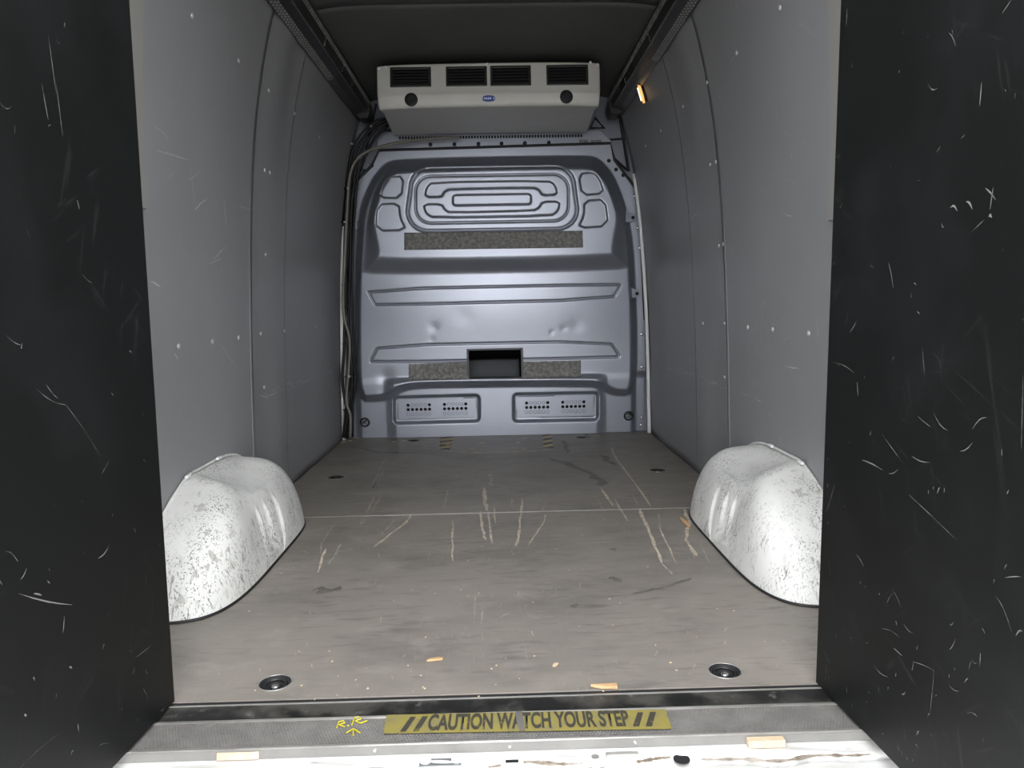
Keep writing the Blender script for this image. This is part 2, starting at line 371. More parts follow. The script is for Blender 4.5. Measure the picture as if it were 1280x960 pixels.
# ceiling: two dark headliner boards with a joint
ce = struct('ceiling')
CZ = 1.915
def ceil_sheet(a, b, sag):
    xs = np.linspace(-0.70, 0.70, 40); ys = np.linspace(a, b, 30)
    Xg, Yg = np.meshgrid(xs, ys, indexing='ij'); t = (Yg-a)/(b-a)
    Zg = CZ-0.03*np.abs(Xg/0.70)**8-sag*np.sin(t*math.pi)*(1-(Xg/0.7)**2)
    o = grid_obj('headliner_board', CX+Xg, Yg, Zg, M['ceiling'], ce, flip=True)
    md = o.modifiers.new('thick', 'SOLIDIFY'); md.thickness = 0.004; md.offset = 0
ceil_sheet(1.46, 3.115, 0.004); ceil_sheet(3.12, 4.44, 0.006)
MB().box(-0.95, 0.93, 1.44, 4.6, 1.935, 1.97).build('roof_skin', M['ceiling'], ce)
# header over the rear opening
o = MB().box(-0.92, 0.90, 1.40, 1.46, 1.86, 1.97).build('trim_4', M['steel2']); o['kind'] = 'structure'
# rear corner posts behind the doors' hinge edges
for s, nm in ((-1, 'trim_5'), (1, 'trim_6')):
    o = MB().box(CX+s*0.775, CX+s*0.955, 1.435, 1.485, -0.05, 1.94).build(nm, M['sill']); o['kind'] = 'structure'

# back wall: the body panel around and above the partition
wb = struct('wall_back')
hx0, hz1 = at(584, 437, Y=4.33)[[0, 2]]; hx1, hz0 = at(653, 474, Y=4.33)[[0, 2]]
b = MB()
b.box(-0.95, hx0-0.02, 4.47, 4.50, -0.05, 1.95); b.box(hx1+0.02, 0.93, 4.47, 4.50, -0.05, 1.95)
b.box(hx0-0.02, hx1+0.02, 4.47, 4.50, -0.05, hz0-0.02); b.box(hx0-0.02, hx1+0.02, 4.47, 4.50, hz1+0.02, 1.95)
b.build('back_panel', M['steel2'], wb)

# floor
fl = struct('floor')
TIES = [(344, 854, 0.033), (906, 839, 0.033), (420, 597, 0.037), (822, 588, 0.037), (517, 551, 0.036), (727, 547, 0.034)]
tp = [(at(px, py, Z=0), r) for px, py, r in TIES]
def board(name, x0, x1, y0, y1, holes):
    outer = [(x0, y0), (x1, y0), (x1, y1), (x0, y1)]; loops = [outer]
    for c, r in holes: loops.append([(c[0]+r*math.cos(-2*math.pi*k/24), c[1]+r*math.sin(-2*math.pi*k/24)) for k in range(24)])
    tri = geometry.tessellate_polygon([[Vector((x, y, 0)) for x, y in l] for l in loops])
    flat = [p for l in loops for p in l]; n = len(flat)
    vs = [(x, y, 0) for x, y in flat]+[(x, y, -0.016) for x, y in flat]
    fs = [tuple(t) for t in tri]+[tuple(i+n for i in t)[::-1] for t in tri]; o = 0
    for l in loops:
        k = len(l); fs += [(o+i, o+(i+1) % k, o+(i+1) % k+n, o+i+n) for i in range(k)]; o += k
    return MB().add(vs, fs).build(name, M['floor'], fl)
SEAM = 2.736
board('floor_board', CX-0.882, CX+0.882, Y0, SEAM-0.003, tp[:2])
board('floor_board', CX-0.882, CX+0.882, SEAM+0.003, YB+0.03, tp[2:])
MB().box(CX-0.95, CX+0.95, Y0-0.0, 4.5, -0.05, -0.017).build('subfloor', M['void'], fl)
part(MB().box(CX-0.88, CX+0.88, SEAM-0.0045, SEAM+0.0045, -0.004, 0.0012).build('joint_strip', M['alu'], fl), 'thin pale metal strip in the floor joint')

def strip(mb, pts, wd, z=0.0008, taper=True):
    P = [at(x, y, Z=0) for x, y in pts]
    # subdivide and wobble a little
    Q = []
    for a, b in zip(P[:-1], P[1:]):
        for k in range(6): Q.append(a+(b-a)*k/6)
    Q.append(P[-1]); n = len(Q); vs = []; fs = []
    for i, q in enumerate(Q):
        t = Q[min(i+1, n-1)]-Q[max(i-1, 0)]; t = t/(np.linalg.norm(t)+1e-9); nr = np.array([-t[1], t[0], 0])
        h = wd*0.5*(0.45+0.75*random.random())*(0.3 if taper and i in (0, n-1) else 1)
        q = q+nr*random.uniform(-0.3, 0.3)*wd
        vs += [(q[0]+nr[0]*h, q[1]+nr[1]*h, z), (q[0]-nr[0]*h, q[1]-nr[1]*h, z)]
    for i in range(n-1): fs.append((2*i, 2*i+1, 2*i+3, 2*i+2))
    mb.add(vs, fs)
def fc(x, y): return (320+x*0.4531, 530+y*0.4531)
GOUGES = [([(980, 65), (985, 82), (1090, 228)], .011), ([(1060, 235), (1085, 300), (1120, 385)], .012), ([(1110, 280), (1160, 385)], .006), ([(430, 250), (410, 275), (325, 340)], .010),
          ([(628, 175), (635, 240)], .016), ([(618, 240), (625, 290), (632, 322)], .010), ([(640, 240), (650, 330)], .008), ([(656, 230), (661, 275)], .008),
          ([(735, 205), (725, 300), (718, 338)], .010), ([(800, 250), (795, 270), (750, 335)], .006), ([(543, 268), (542, 380)], .008),
          ([(950, 178), (985, 228)], .012), ([(990, 205), (1025, 270)], .007), ([(1180, 235), (1195, 270), (1185, 320), (1218, 365)], .011), ([(190, 345), (170, 410)], .010)]
FAINT = [([(533, 172), (515, 238)], .006), ([(360, 92), (320, 170)], .008), ([(330, 195), (285, 280)], .010), ([(345, 195), (320, 245)], .006), ([(368, 95), (335, 165)], .005),
         ([(235, 330), (200, 390)], .008), ([(225, 262), (180, 330), (178, 360)], .005), ([(1038, 195), (1060, 235)], .006), ([(1190, 330), (1210, 370)], .006), ([(645, 130), (650, 172)], .02),
         ([(970, 205), (1000, 230)], .008), ([(1225, 330), (1250, 380)], .006), ([(1120, 385), (1150, 415)], .006), ([(705, 205), (708, 235)], .006), ([(385, 262), (355, 295)], .006),
         ([(310, 250), (290, 280)], .006), ([(625, 505), (622, 552)], .004), ([(700, 520), (655, 545)], .004), ([(605, 450), (603, 550)], .003), ([(940, 205), (968, 250)], .006), ([(130, 350), (145, 358)], .006),
         ([(1110, 245), (1118, 290)], .005), ([(800, 210), (790, 245)], .004), ([(560, 140), (620, 118)], .005), ([(590, 145), (615, 165)], .004)]
DARK = [([(260, 62), (340, 78), (420, 80)], .03), ([(910, 25), (918, 40)], .02), ([(850, 45), (860, 80)], .03), ([(950, 85), (990, 115)], .04), ([(820, 95), (930, 140), (960, 170)], .05), ([(330, 160), (323, 178)], .02),
        ([(970, 425), (1010, 435)], .03), ([(1030, 470), (1130, 450), (1200, 425)], .012), ([(160, 455), (230, 460)], .05), ([(870, 500), (885, 505)], .03), ([(975, 345), (995, 347)], .02), ([(0, 420), (90, 330)], .012)]
mb = MB(); [strip(mb, [fc(*p) for p in l], wd) for l, wd in GOUGES]
o = mb.build('gouge_marks', M['gouge'], fl); o['kind'] = 'stuff'
mb = MB(); [strip(mb, [fc(*p) for p in l], wd, 0.0006) for l, wd in FAINT]
for _ in range(70):
    x = random.uniform(260, 980); y = random.uniform(580, 850); strip(mb, [(x, y), (x+random.uniform(-4, 4), y+random.uniform(1, 9))], random.uniform(.002, .004), 0.0006)
o = mb.build('faint_scratches', M['gougelight'], fl); o['kind'] = 'stuff'
mb = MB(); [strip(mb, [fc(*p) for p in l], wd, 0.0004) for l, wd in DARK]
o = mb.build('dark_smears', M['darkmark'], fl); o['kind'] = 'stuff'
# crumbs of chipped paint and wood lying around
mb = MB()
for _ in range(130):
    p = at(random.uniform(240, 1000), 545+330*random.random()**1.3, Z=0); r = random.uniform(.001, .0035)
    if abs(p[0]-CX) > 0.64: continue
    a = random.random()*6; q = [(p[0]+r*math.cos(a+k*1.7)*random.uniform(.5, 1), p[1]+r*math.sin(a+k*1.7)) for k in range(4)]
    mb.prism(q, 'z', 0.0003, 0.0015)
for px, py in [(560, 556), (590, 561), (505, 551), (655, 548), (602, 554), (648, 553), (493, 552), (747, 545), (655, 562), (446, 548), (438, 551), (430, 553), (468, 545)]:
    p = at(px, py, Z=0); mb.box(p[0]-.012, p[0]+.012, p[1]-.008, p[1]+.008, .0003, .002)
o = mb.build('crumbs', M['woodpale'], fl); o['kind'] = 'stuff'
# faded hazard tape on the plate in front of the partition
def quad(mb, pts, z): mb.add([(*at(x, y, Z=0)[:2], z) for x, y in pts], [(0, 1, 2, 3)])
for (xa, xb, ya, yb, sh) in ((553, 567, 542.5, 562, -1), (677, 690, 539.5, 560, 1)):
    mb = MB(); A = at(xa, ya, Z=0); B = at(xb-2*sh, ya, Z=0); Cc = at((xb if sh > 0 else xb-3)+2*sh, yb, Z=0); D = at(xa+4*sh-1, yb, Z=0)
    t = MB().add([(*A[:2], .0006), (*B[:2], .0006), (*Cc[:2], .0006), (*D[:2], .0006)], [(0, 1, 2, 3)])
    root = t.build('hazard_tape', M['hazk'], fl); part(root, 'short faded yellow and black hazard tape strip')
    mb = MB()
    for k in range(4):
        def L(u, v): q = (A*(1-u)+B*u)*(1-v)+(D*(1-u)+Cc*u)*v; return (q[0], q[1], .0012)
        v0 = k/4+0.03; mb.add([L(0, v0+.08), L(1, v0-.02), L(1, v0+.11), L(0, v0+.2)], [(0, 1, 2, 3)])
    mb.build('yellow_bar', M['haz'], root)
mb = MB(); strip(mb, [(553, 564), (600, 566), (640, 565), (692, 562)], .022, .0007); o = mb.build('worn_plate_edge', M['gouge'], fl)

# ------------------------------------------------------------------ rear step sill
sl = struct('trim_1')
mb = MB().box(-0.80, 0.78, 1.357, Y0-0.016, -0.03, -0.003)
part(mb.build('black_edge_strip', M['blackstrip'], sl), 'scuffed black strip along the floor edge')
part(MB().box(-0.80, 0.78, Y0-0.016, Y0-0.012, -0.02, -0.0015).build('floor_edge_strip', M['alu'], sl), 'thin pale metal edge of the floor')
MB().box(-0.80, 0.78, Y0-0.012, Y0+.001, -0.016, -0.003).build('gap_seal', M['gasket'], sl)
part(MB().tube([(-0.80, 1.357, -0.003), (0.78, 1.357, -0.003)], 0.0045, 8).build('ridge', M['alu'], sl, True), 'pale metal ridge behind the tread')
part(MB().box(-0.80, 0.78, 1.271, 1.354, -0.03, -0.002).build('tread', M['tread'], sl), 'grey ribbed tread plate')
mb = MB()
nx, ny = 240, 13
for i in range(nx):
    for j in range(ny):
        x = -0.70+1.38*(i+0.5*(j % 2))/nx; y = 1.276+0.074*j/(ny-1); h = 0.0018; k = .0022
        mb.add([(x-k, y-k, -.002), (x+k, y-k, -.002), (x+k, y+k, -.002), (x-k, y+k, -.002), (x, y, -.002+h*.7)], [(0, 1, 4), (1, 2, 4), (2, 3, 4), (3, 0, 4)])
o = mb.build('tread_pimples', M['tread'], sl); o['kind'] = 'stuff'
part(MB().box(-0.82, 0.80, 1.262, 1.271, -0.0185, 0.0005).build('nosing', M['nose'], sl, bevel=0.001), 'pale metal nosing of the step')
MB().tube([(-0.82, 1.2635, 0.0), (0.80, 1.2635, 0.0)], .0024, 6).build('nosing_edge', M['alu'], sl, True)
mb = MB()
for px in (300, 468, 637, 794, 960):
    p = at(px, 930, Y=1.262); mb.lathe([(0.0001, 0), (.004, 0), (.003, .0015), (.0001, .002)], (p[0], 1.262, -0.009), 'y', 8)
mb.build('nosing_screws', M['chrome'], sl)
# caution strip with its lettering
cs = MB().add([(*at(x, y, Z=.0015)[:2], .0015) for x, y in ((483, 893.5), (832, 886.5), (840, 911), (479, 917))], [(0, 1, 2, 3)]).build('caution_strip', M['yellow'], sl)
part(cs, 'worn yellow strip reading //CAUTION WATCH YOUR STEP//')
def text_mesh(body, pA, pB, height, z, name, m, parent):
    cu = bpy.data.curves.new('lettering', 'FONT'); cu.body = body; cu.size = 1.0; cu.offset = 0.034
    to = bpy.data.objects.new('lettering_tmp', cu); COL.objects.link(to)
    dg = bpy.context.evaluated_depsgraph_get(); me = bpy.data.meshes.new_from_object(to.evaluated_get(dg))
    bpy.data.objects.remove(to)
    n = len(me.vertices); co = np.empty(n*3, np.float32); me.vertices.foreach_get('co', co); co = co.reshape(-1, 3)
    mn, mx = co.min(0), co.max(0); u = (co[:, 0]-mn[0])/(mx[0]-mn[0]); v = (co[:, 1]-mn[1])/(mx[1]-mn[1])
    pA, pB = np.array(pA), np.array(pB); t = (pB-pA); L = np.linalg.norm(t); t /= L; nr = np.array([-t[1], t[0]])
    xy = pA+np.outer(u*L, t)+np.outer(v*height, nr)
    co2 = np.column_stack([xy, np.full(n, z)]); me.vertices.foreach_set('co', co2.astype(np.float32).ravel()); me.update()
    me.materials.clear(); me.materials.append(m)
    o = bpy.data.objects.new(name, me); COL.objects.link(o); o.parent = parent; return o
pa = at(533.5, 913.3, Z=.002)[:2]; pb = at(789, 907.8, Z=.002)[:2]
text_mesh('CAUTION WATCH YOUR STEP', pa, pb, 0.0550, .0022, 'lettering', M['ink'], cs)
mb = MB()
for q in ([(500, 914.5), (507, 914.5), (520, 896), (513, 896)], [(516, 914), (523, 914), (535, 895.5), (528, 895.5)],
          [(791, 908), (799, 908), (804, 890.5), (797, 890.5)], [(807, 908), (815, 908), (820, 890), (812.5, 890)]):
    mb.add([(*at(x, y, Z=.002)[:2], .0022) for x, y in q], [(0, 1, 2, 3)])
mb.build('slash_marks', M['ink'], cs)
mb = MB(); mb.add([(*at(x, y, Z=.002)[:2], .0026) for x, y in ((644, 890), (652, 889.5), (655, 903), (656, 913.5), (650, 913.5), (646, 903))], [(0, 1, 2, 3, 4, 5)])
mb.build('worn_patch', M['tread'], cs)
mb = MB()
STK = [[(421, 909.5), (423.5, 902.5), (429, 901), (431, 903.5), (424, 906), (431, 908.5)], [(434, 907.5), (436, 907)], [(440, 906), (443, 897.5), (449, 896), (451.5, 898.5), (444, 901.5), (451, 904), (459, 901)],
       [(433, 916), (442, 911), (450, 916)], [(442, 911), (441.5, 919)]]
for l in STK: mb.tube([(*at(x, y, Z=.0005)[:2], .0006) for x, y in l], 0.0014, 6)
part(mb.build('hand_lettering', M['paint'], sl), 'hand painted yellow letters R.R over an arrow')
# painted metal sill lip below the nosing
xs = np.linspace(-0.86, 0.84, 260); ys = np.linspace(1.263, 1.02, 70)
Xg, Yg = np.meshgrid(xs, ys, indexing='ij')
gy = 1.222+0.004*np.sin(Xg*9)+0.005*np.sin(Xg*23+1)+0.003*np.sin(Xg*51)
Zg = -0.0185-0.010*np.exp(-((Yg-gy)/0.005)**2)*(0.55+0.45*np.sin(Xg*14+0.5))+0.0025*np.sin(Xg*31+Yg*60)*np.exp(-((Yg-1.235)/.012)**2)
Zg += -0.006*(Yg < gy)-np.clip(1.12-Yg, 0, 1)**2*6
part(grid_obj('painted_lip', Xg, Yg, Zg, M['sill'], sl, flip=True), 'chipped white painted metal lip')
mb = MB().box(-0.86, 0.84, 1.03, Y0, -0.62, -0.06); mb.build('bumper_body', M['sill'], sl)
# grime in the seam of the lip
mb = MB()
for xa, xb in ((-0.60, -0.47), (-0.42, -0.20), (-0.03, 0.13), (0.22, 0.28), (0.33, 0.62)):
    xx = np.linspace(xa, xb, 26); vs = []; fs = []
    for i, x in enumerate(xx):
        y = 1.222+0.004*math.sin(x*9)+0.005*math.sin(x*23+1)+0.003*math.sin(x*51); h = 0.0065*random.uniform(.2, 1)*math.sin(math.pi*(i+.5)/26)**.4
        vs += [(x, y-h, -0.0195), (x, y+h, -0.0185)]
    fs = [(2*i, 2*i+2, 2*i+3, 2*i+1) for i in range(25)]; mb.add(vs, fs)
o = mb.build('grime', M['dirt'], sl); o['kind'] = 'stuff'
# striker plate with two bolts, slots and latch eye
zl = -0.0165
c = at(551, 950, Z=zl)
sp = MB().box(c[0]-.036, c[0]+.036, c[1]-.016, c[1]+.006, zl-.008, zl).build('striker_plate', mat('grey_zinc_plate', (.15, .165, .165), .4, metal=.3), sl, bevel=.002)
for dx in (-.026, .028): MB().lathe([(.0001, 0), (.010, 0), (.010, .003), (.006, .005), (.0001, .0055)], (c[0]+dx, c[1]-.002, zl), 'z', 14).build('bolt', M['whitetrim'], sp, True)
c = at(640, 951, Z=zl)
lf = MB().box(c[0]-.020, c[0]+.020, c[1]-.011, c[1]+.010, zl-.008, zl-.001).build('slot_frame', M['whitetrim'], sl, bevel=.003)
MB().box(c[0]-.011, c[0]+.011, c[1]-.004, c[1]+.004, zl-.001, zl-.0004).build('slot', M['void'], lf)
c = at(744, 947, Z=zl)
le = MB().lathe([(.0001, 0), (.020, 0), (.020, .005), (.017, .007), (.0001, .007)], (c[0], c[1], zl-.006), 'z', 20).build('latch_eye', M['whitetrim'], sl, True)
MB().lathe([(.0001, 0), (.007, 0), (.007, .001), (.0001, .001)], (c[0], c[1], zl+.001), 'z', 12).build('eye_bolt', M['alu'], le)
MB().box(c[0]+.02, c[0]+.075, c[1]+.006, c[1]+.014, zl-.008, zl+.001).build('latch_arm', M['alu'], le)
c = at(852, 948, Z=zl)
MB().lathe([(.0001, 0), (.014, 0), (.014, .0015), (.0001, .0015)], (c[0], c[1], zl-.002), 'z', 18).build('drain_plug', M['gasket'], sl)
mb = MB()
for px, py in ((605, 931), (663, 930)):
    c = at(px, py+1, Z=-.0165); mb.box(c[0]-.009, c[0]+.009, c[1]-.002, c[1]+.002, -.02, -.0160)
mb.build('lip_slots', M['dirt'], sl)
for px, py, wd, lab in ((299, 943, .036, 'pale wooden wedge jammed under the step nosing on the left'), (957, 928, .032, 'pale wooden wedge jammed under the step nosing on the right')):
    c = at(px, py, Z=-.012); o = MB().prism([(c[1]-.010, -.0165), (c[1]-.008, -.0045), (c[1]+.006, -.004), (c[1]+.006, -.0165)], 'x', c[0]-wd, c[0]+wd).build('wooden_wedge', M['woodpale'], bevel=.001)
    tag(o, lab, 'wedge')

# ------------------------------------------------------------------ rear doors, open about straight back
def door(name, s, x0z0, x1z13, ang, scuffs, seed):
    root = struct(name)
    R = random.Random(seed)
    def pt(y, z, off=0.0):   # inner face of the liner
        lean = (x1z13-x0z0)/1.3*z
        return np.array([x0z0+lean+s*(Y0-y)*math.tan(ang)+s*off, y, z])
    ye = 0.60; zb, zt = 0.004, 1.98
    def slab(nm, y0, y1, z0, z1, o0, o1, m, bev=0.0):
        vs = [pt(y, z, o) for y in (y0, y1) for z in (z0, z1) for o in (o0, o1)]
        return MB().add(vs, [(0, 1, 3, 2), (4, 6, 7, 5), (0, 4, 5, 1), (2, 3, 7, 6), (0, 2, 6, 4), (1, 5, 7, 3)]).build(nm, m, root, bevel=bev)
    part(slab('lining_board', ye, Y0-0.004, zb, zt, 0.0, 0.008, M['black'], .0015), 'scratched black door lining board')
    slab('door_shell', ye-0.02, Y0-0.01, 0.012, zt, 0.009, 0.105, M['sill'])
    slab('bottom_seal', ye, Y0-0.01, 0.0045, 0.012, 0.010, 0.06, M['gasket'])
    mb = MB()
    def ln(y, z, dy, dz, wd, n=5, curve=0.0):
        vs = []
        for i in range(n):
            t = i/(n-1); yy = y+dy*t; zz = z+dz*t+curve*math.sin(t*math.pi); h = wd*math.sin(math.pi*(0.08+0.84*t))
            L = math.hypot(dy, dz)+1e-9; vs += [pt(yy-dz/L*h, zz+dy/L*h, -0.0004), pt(yy+dz/L*h, zz-dy/L*h, -0.0004)]
        mb.add(vs, [(2*i, 2*i+1, 2*i+3, 2*i+2) for i in range(n-1)])
    for (px0, py0, px1, py1, wd) in scuffs:
        a, b2 = ray(px0, py0), ray(px1, py1)
        def hit(d):
            lo, hi = .3, 3.
            for _ in range(40):
                t = (lo+hi)/2; p = t*d+np.array([0, 0, CAM_H]); q = pt(p[1], p[2])
                if s*(p[0]-q[0]) > 0: hi = t
                else: lo = t
            return p
        A, B = hit(a), hit(b2); ln(A[1], A[2], B[1]-A[1], B[2]-A[2], wd*.28, 5, R.uniform(-.006, .006))
    for _ in range(60 if seed == 3 else 150):
        y = R.uniform(.75, 1.42); z = .03+1.3*R.random()**1.8; a = R.uniform(-1.2, 1.2)+math.pi/2; L = R.choice([.004, .006, .008, .012, .03])
        ln(y, z, L*math.cos(a), L*math.sin(a), R.uniform(.0003, .0009), 4, R.uniform(-.004, .004))
    o = mb.build('scuff_marks', M['scuff'], root); o['kind'] = 'stuff'
    return root, slab
SL = [(23, 742, 90, 756, .004), (42, 742, 52, 744, .005), (52, 105, 60, 150, .003), (60, 45, 70, 118, .002), (70, 105, 78, 170, .002), (122, 698, 138, 678, .004), (45, 486, 82, 506, .003), (82, 506, 125, 570, .002), (78, 792, 80, 770, .003),
      (24, 725, 33, 710, .003), (5, 690, 22, 702, .003), (165, 825, 190, 806, .0018), (128, 812, 131, 806, .0025), (58, 725, 62, 729, .004), (162, 814, 164, 815, .006), (182, 837, 184, 841, .005), (86, 834, 90, 836, .005), (41, 849, 43, 851, .004), (30, 893, 33, 895, .006), (88, 945, 92, 938, .004), (97, 905, 98, 915, .003),
      (0, 129, 14, 133, .0025), (20, 965, 72, 918, .0015), (96, 250, 99, 262, .003), (57, 480, 72, 498, .003), (200, 888, 206, 880, .003)]
d1, slab1 = door('door_1', -1, -0.637, -0.632, math.radians(3.6), SL, 3)
SR = [(1232, 235, 1245, 250, .004), (1238, 262, 1242, 234, .004), (1208, 252, 1216, 262, .006), (1188, 260, 1197, 264, .006), (1236, 271, 1240, 272, .008), (1110, 326, 1117, 360, .0025), (1167, 515, 1185, 538, .0025), (1147, 520, 1164, 534, .002), (1216, 536, 1234, 522, .002), (1078, 575, 1104, 588, .004), (1040, 453, 1068, 466, .002), (1072, 478, 1073, 495, .003),
      (1103, 543, 1130, 580, .002), (1140, 570, 1162, 578, .003), (1136, 618, 1196, 675, .002), (1153, 434, 1156, 470, .0015), (1160, 104, 1172, 110, .003), (1187, 812, 1195, 798, .002), (1187, 780, 1192, 778, .003), (1225, 833, 1226, 816, .003), (1211, 838, 1215, 826, .002), (1215, 823, 1222, 828, .002), (1209, 892, 1222, 896, .003),
      (1140, 838, 1142, 828, .002), (1141, 827, 1168, 838, .0018), (1168, 838, 1163, 890, .0016), (1091, 828, 1110, 846, .002), (1102, 786, 1125, 797, .002), (1130, 780, 1143, 792, .002), (1033, 640, 1045, 600, .002), (1245, 745, 1265, 790, .002), (1270, 795, 1279, 790, .004), (1187, 857, 1199, 864, .002), (1279, 470, 1277, 560, .002), (1117, 810, 1128, 820, .003), (1163, 893, 1160, 895, .004)]
d2, slab2 = door('door_2', 1, 0.6105, 0.629, math.radians(3.4), SR, 5)
part(slab1('edge_tape', .93, .953, .20, .285, -0.001, .0, M['whitetrim']), 'small white tape patch')

# ------------------------------------------------------------------ partition (stamped steel bulkhead)
def sdf(px, pz, poly):
    poly = np.asarray(poly, float); n = len(poly); d = np.full(px.shape, 1e9); sgn = np.ones(px.shape)
    j = n-1
    for i in range(n):
        e = poly[j]-poly[i]; wx = px-poly[i, 0]; wz = pz-poly[i, 1]
        t = np.clip((wx*e[0]+wz*e[1])/(e@e+1e-12), 0, 1); dx = wx-e[0]*t; dz = wz-e[1]*t
        d = np.minimum(d, dx*dx+dz*dz)
        c1 = pz >= poly[i, 1]; c2 = pz < poly[j, 1]; c3 = (e[0]*wz > e[1]*wx)
        sgn = np.where((c1 & c2 & c3) | (~c1 & ~c2 & ~c3), -sgn, sgn); j = i
    return sgn*np.sqrt(d)
def sst(x): x = np.clip(x, 0, 1); return x*x*(3-2*x)
def W(pts, Y): return [tuple(at(x, y, Y=Y)[[0, 2]]) for x, y in pts]
def chaikin(p, k=2):
    p = [np.array(q, float) for q in p]
    for _ in range(k):
        q = []
        for i in range(len(p)):
            a, b2 = p[i], p[(i+1) % len(p)]; q += [a*.78+b2*.22, a*.22+b2*.78]
        p = q
    return p
step = 0.004
bx = np.arange(-0.905, 0.892, step); bz = np.arange(0.002, 1.70, step)
GX, GZ = np.meshgrid(bx, bz, indexing='ij')
D = np.zeros_like(GX)
YU, YM, YL = 4.285, 4.335, 4.395
# silhouette of the sheet, follows the side walls then the chamfered top corners
OUT = [(806, 545), (806, 400), (800, 270), (795, 236), (768, 200), (763, 179), (474, 188), (464, 208), (440, 232), (433, 262), (427, 400), (430, 553)]
sil = W(OUT, YB)
# middle body
mid = chaikin(W([(790, 495), (797, 478), (797, 400), (792, 300), (783, 255), (768, 218), (752, 199), (738, 193), (496, 198), (478, 205), (462, 226), (448, 262), (443, 330), (441, 400), (443, 503),
                 (478, 502), (492, 495), (506, 487), (530, 484), (735, 482), (752, 486), (768, 495)], YM), 2)
sd = sdf(GX, GZ, mid)
D += 0.060*sst((0.012-sd)/0.055)
# upper bulge
up = chaikin(W([(790, 340), (788, 326), (784, 270), (770, 228), (752, 204), (736, 198), (500, 203), (482, 209), (466, 232), (455, 275), (450, 332), (448, 346)], YU), 2)
sd = sdf(GX, GZ, up)
D += 0.055*sst((0.0-sd)/(0.055+0.05*sst((1.25-GZ)/.22)))
# gentle crown of the middle
D += 0.018*np.exp(-((GZ-0.80)/0.25)**2)*np.clip(1-(GX/0.8)**2, 0, 1)
# lower corner recesses with tie rings
D += 0.024*sst((0.815-np.abs(GX-CX))/0.04)*sst((0.36-GZ)/0.05)
for s in (-1, 1):
    D += -0.010*sst((np.abs(GX-(CX))-0.57)/0.07)*sst((0.36-GZ)/0.05)
def shape(pts, Y, rd, depth, wd, kind='recess'):
    global D
    p = np.array(W(pts, Y)); lo = p.min(0)-0.05; hi = p.max(0)+0.05
    i0, i1 = np.searchsorted(bx, [lo[0], hi[0]]); k0, k1 = np.searchsorted(bz, [lo[1], hi[1]])
    sl_ = (slice(i0, i1), slice(k0, k1))
    s_ = sdf(GX[sl_], GZ[sl_], chaikin(p, rd) if rd else p)
    if kind == 'recess': D[sl_] -= depth*sst((wd/2-s_)/wd)
    elif kind == 'line': D[sl_] -= depth*np.exp(-(s_/wd)**2)
def rrect(x0, x1, yt0, yt1, yb0, yb1, r):
    """rounded rectangle; top edge runs from yt0 to yt1, bottom from yb0 to yb1"""
    def T(x): return yt0+(yt1-yt0)*(x-x0)/(x1-x0)
    def B(x): return yb0+(yb1-yb0)*(x-x0)/(x1-x0)
    out = []
    for cx, f, sy, a0 in ((x1-r, T, 1, -90), (x1-r, B, -1, 0), (x0+r, B, -1, 90), (x0+r, T, 1, 180)):
        for k in range(7):
            a = math.radians(a0+90*k/6); out.append((cx+r*math.cos(a), f(cx)+sy*r+r*math.sin(a)))
    return out
big = rrect(509, 722, 209.5, 206.5, 289, 285.5, 25)
big = [(x+(4 if (y < 240 and x < 600) else (-4 if (y < 240 and x > 640) else 0)), y) for x, y in big]
shape(big, YU, 0, 0.007, 0.016); shape(big, YU, 0, 0.012, 0.0060, 'line')
inn = rrect(519, 711, 220, 217, 279, 275.5, 19)
shape(inn, YU, 0, 0.006, 0.0045, 'line')
shape([(531, 246), (533, 234), (540, 227.5), (686, 225.5), (694, 231), (697, 243), (678, 244), (674, 237), (667, 234), (562, 236), (555, 239.5), (552, 246)], YU, 1, 0.010, 0.012)
shape([(529, 255), (532, 266), (541, 272), (689, 269.5), (698, 263), (700, 251.5), (678, 252), (674, 259.5), (667, 263), (562, 265.5), (556, 262), (552, 255)], YU, 1, 0.010, 0.012)
shape(rrect(566, 664, 243.5, 242, 256.5, 255, 4), YU, 0, 0.010, 0.012)
for q in ([(474, 246.5), (478, 231), (484.5, 222), (504, 220.5), (501, 247)], [(470, 288), (471.5, 256), (498, 254.5), (499.5, 272), (507, 287)],
          [(724, 217.5), (742, 216), (749.5, 225), (754.5, 241), (728, 243.5)], [(731, 251.5), (756, 249.5), (760, 282), (723, 284.5), (730.5, 270)]):
    shape(q, YU, 1, 0.010, 0.012); shape(q, YU, 1, 0.003, 0.004, 'line')
shape([(458, 361.5), (775, 355), (776, 358), (766, 374), (470, 381.5), (467, 379)], 4.32, 1, 0.0095, 0.0040, 'line')
shape([(473, 432), (762, 426.5), (775, 444), (773, 447), (463.5, 453.5), (463.5, 449)], 4.325, 1, 0.0095, 0.0040, 'line')
GRL = rrect(493, 599, 496.5, 493.5, 529, 526, 5); GRR = rrect(642, 747, 492.5, 490.5, 526.5, 524.5, 5)
for q in (GRL, GRR): shape(q, YL, 0, 0.030, 0.020)
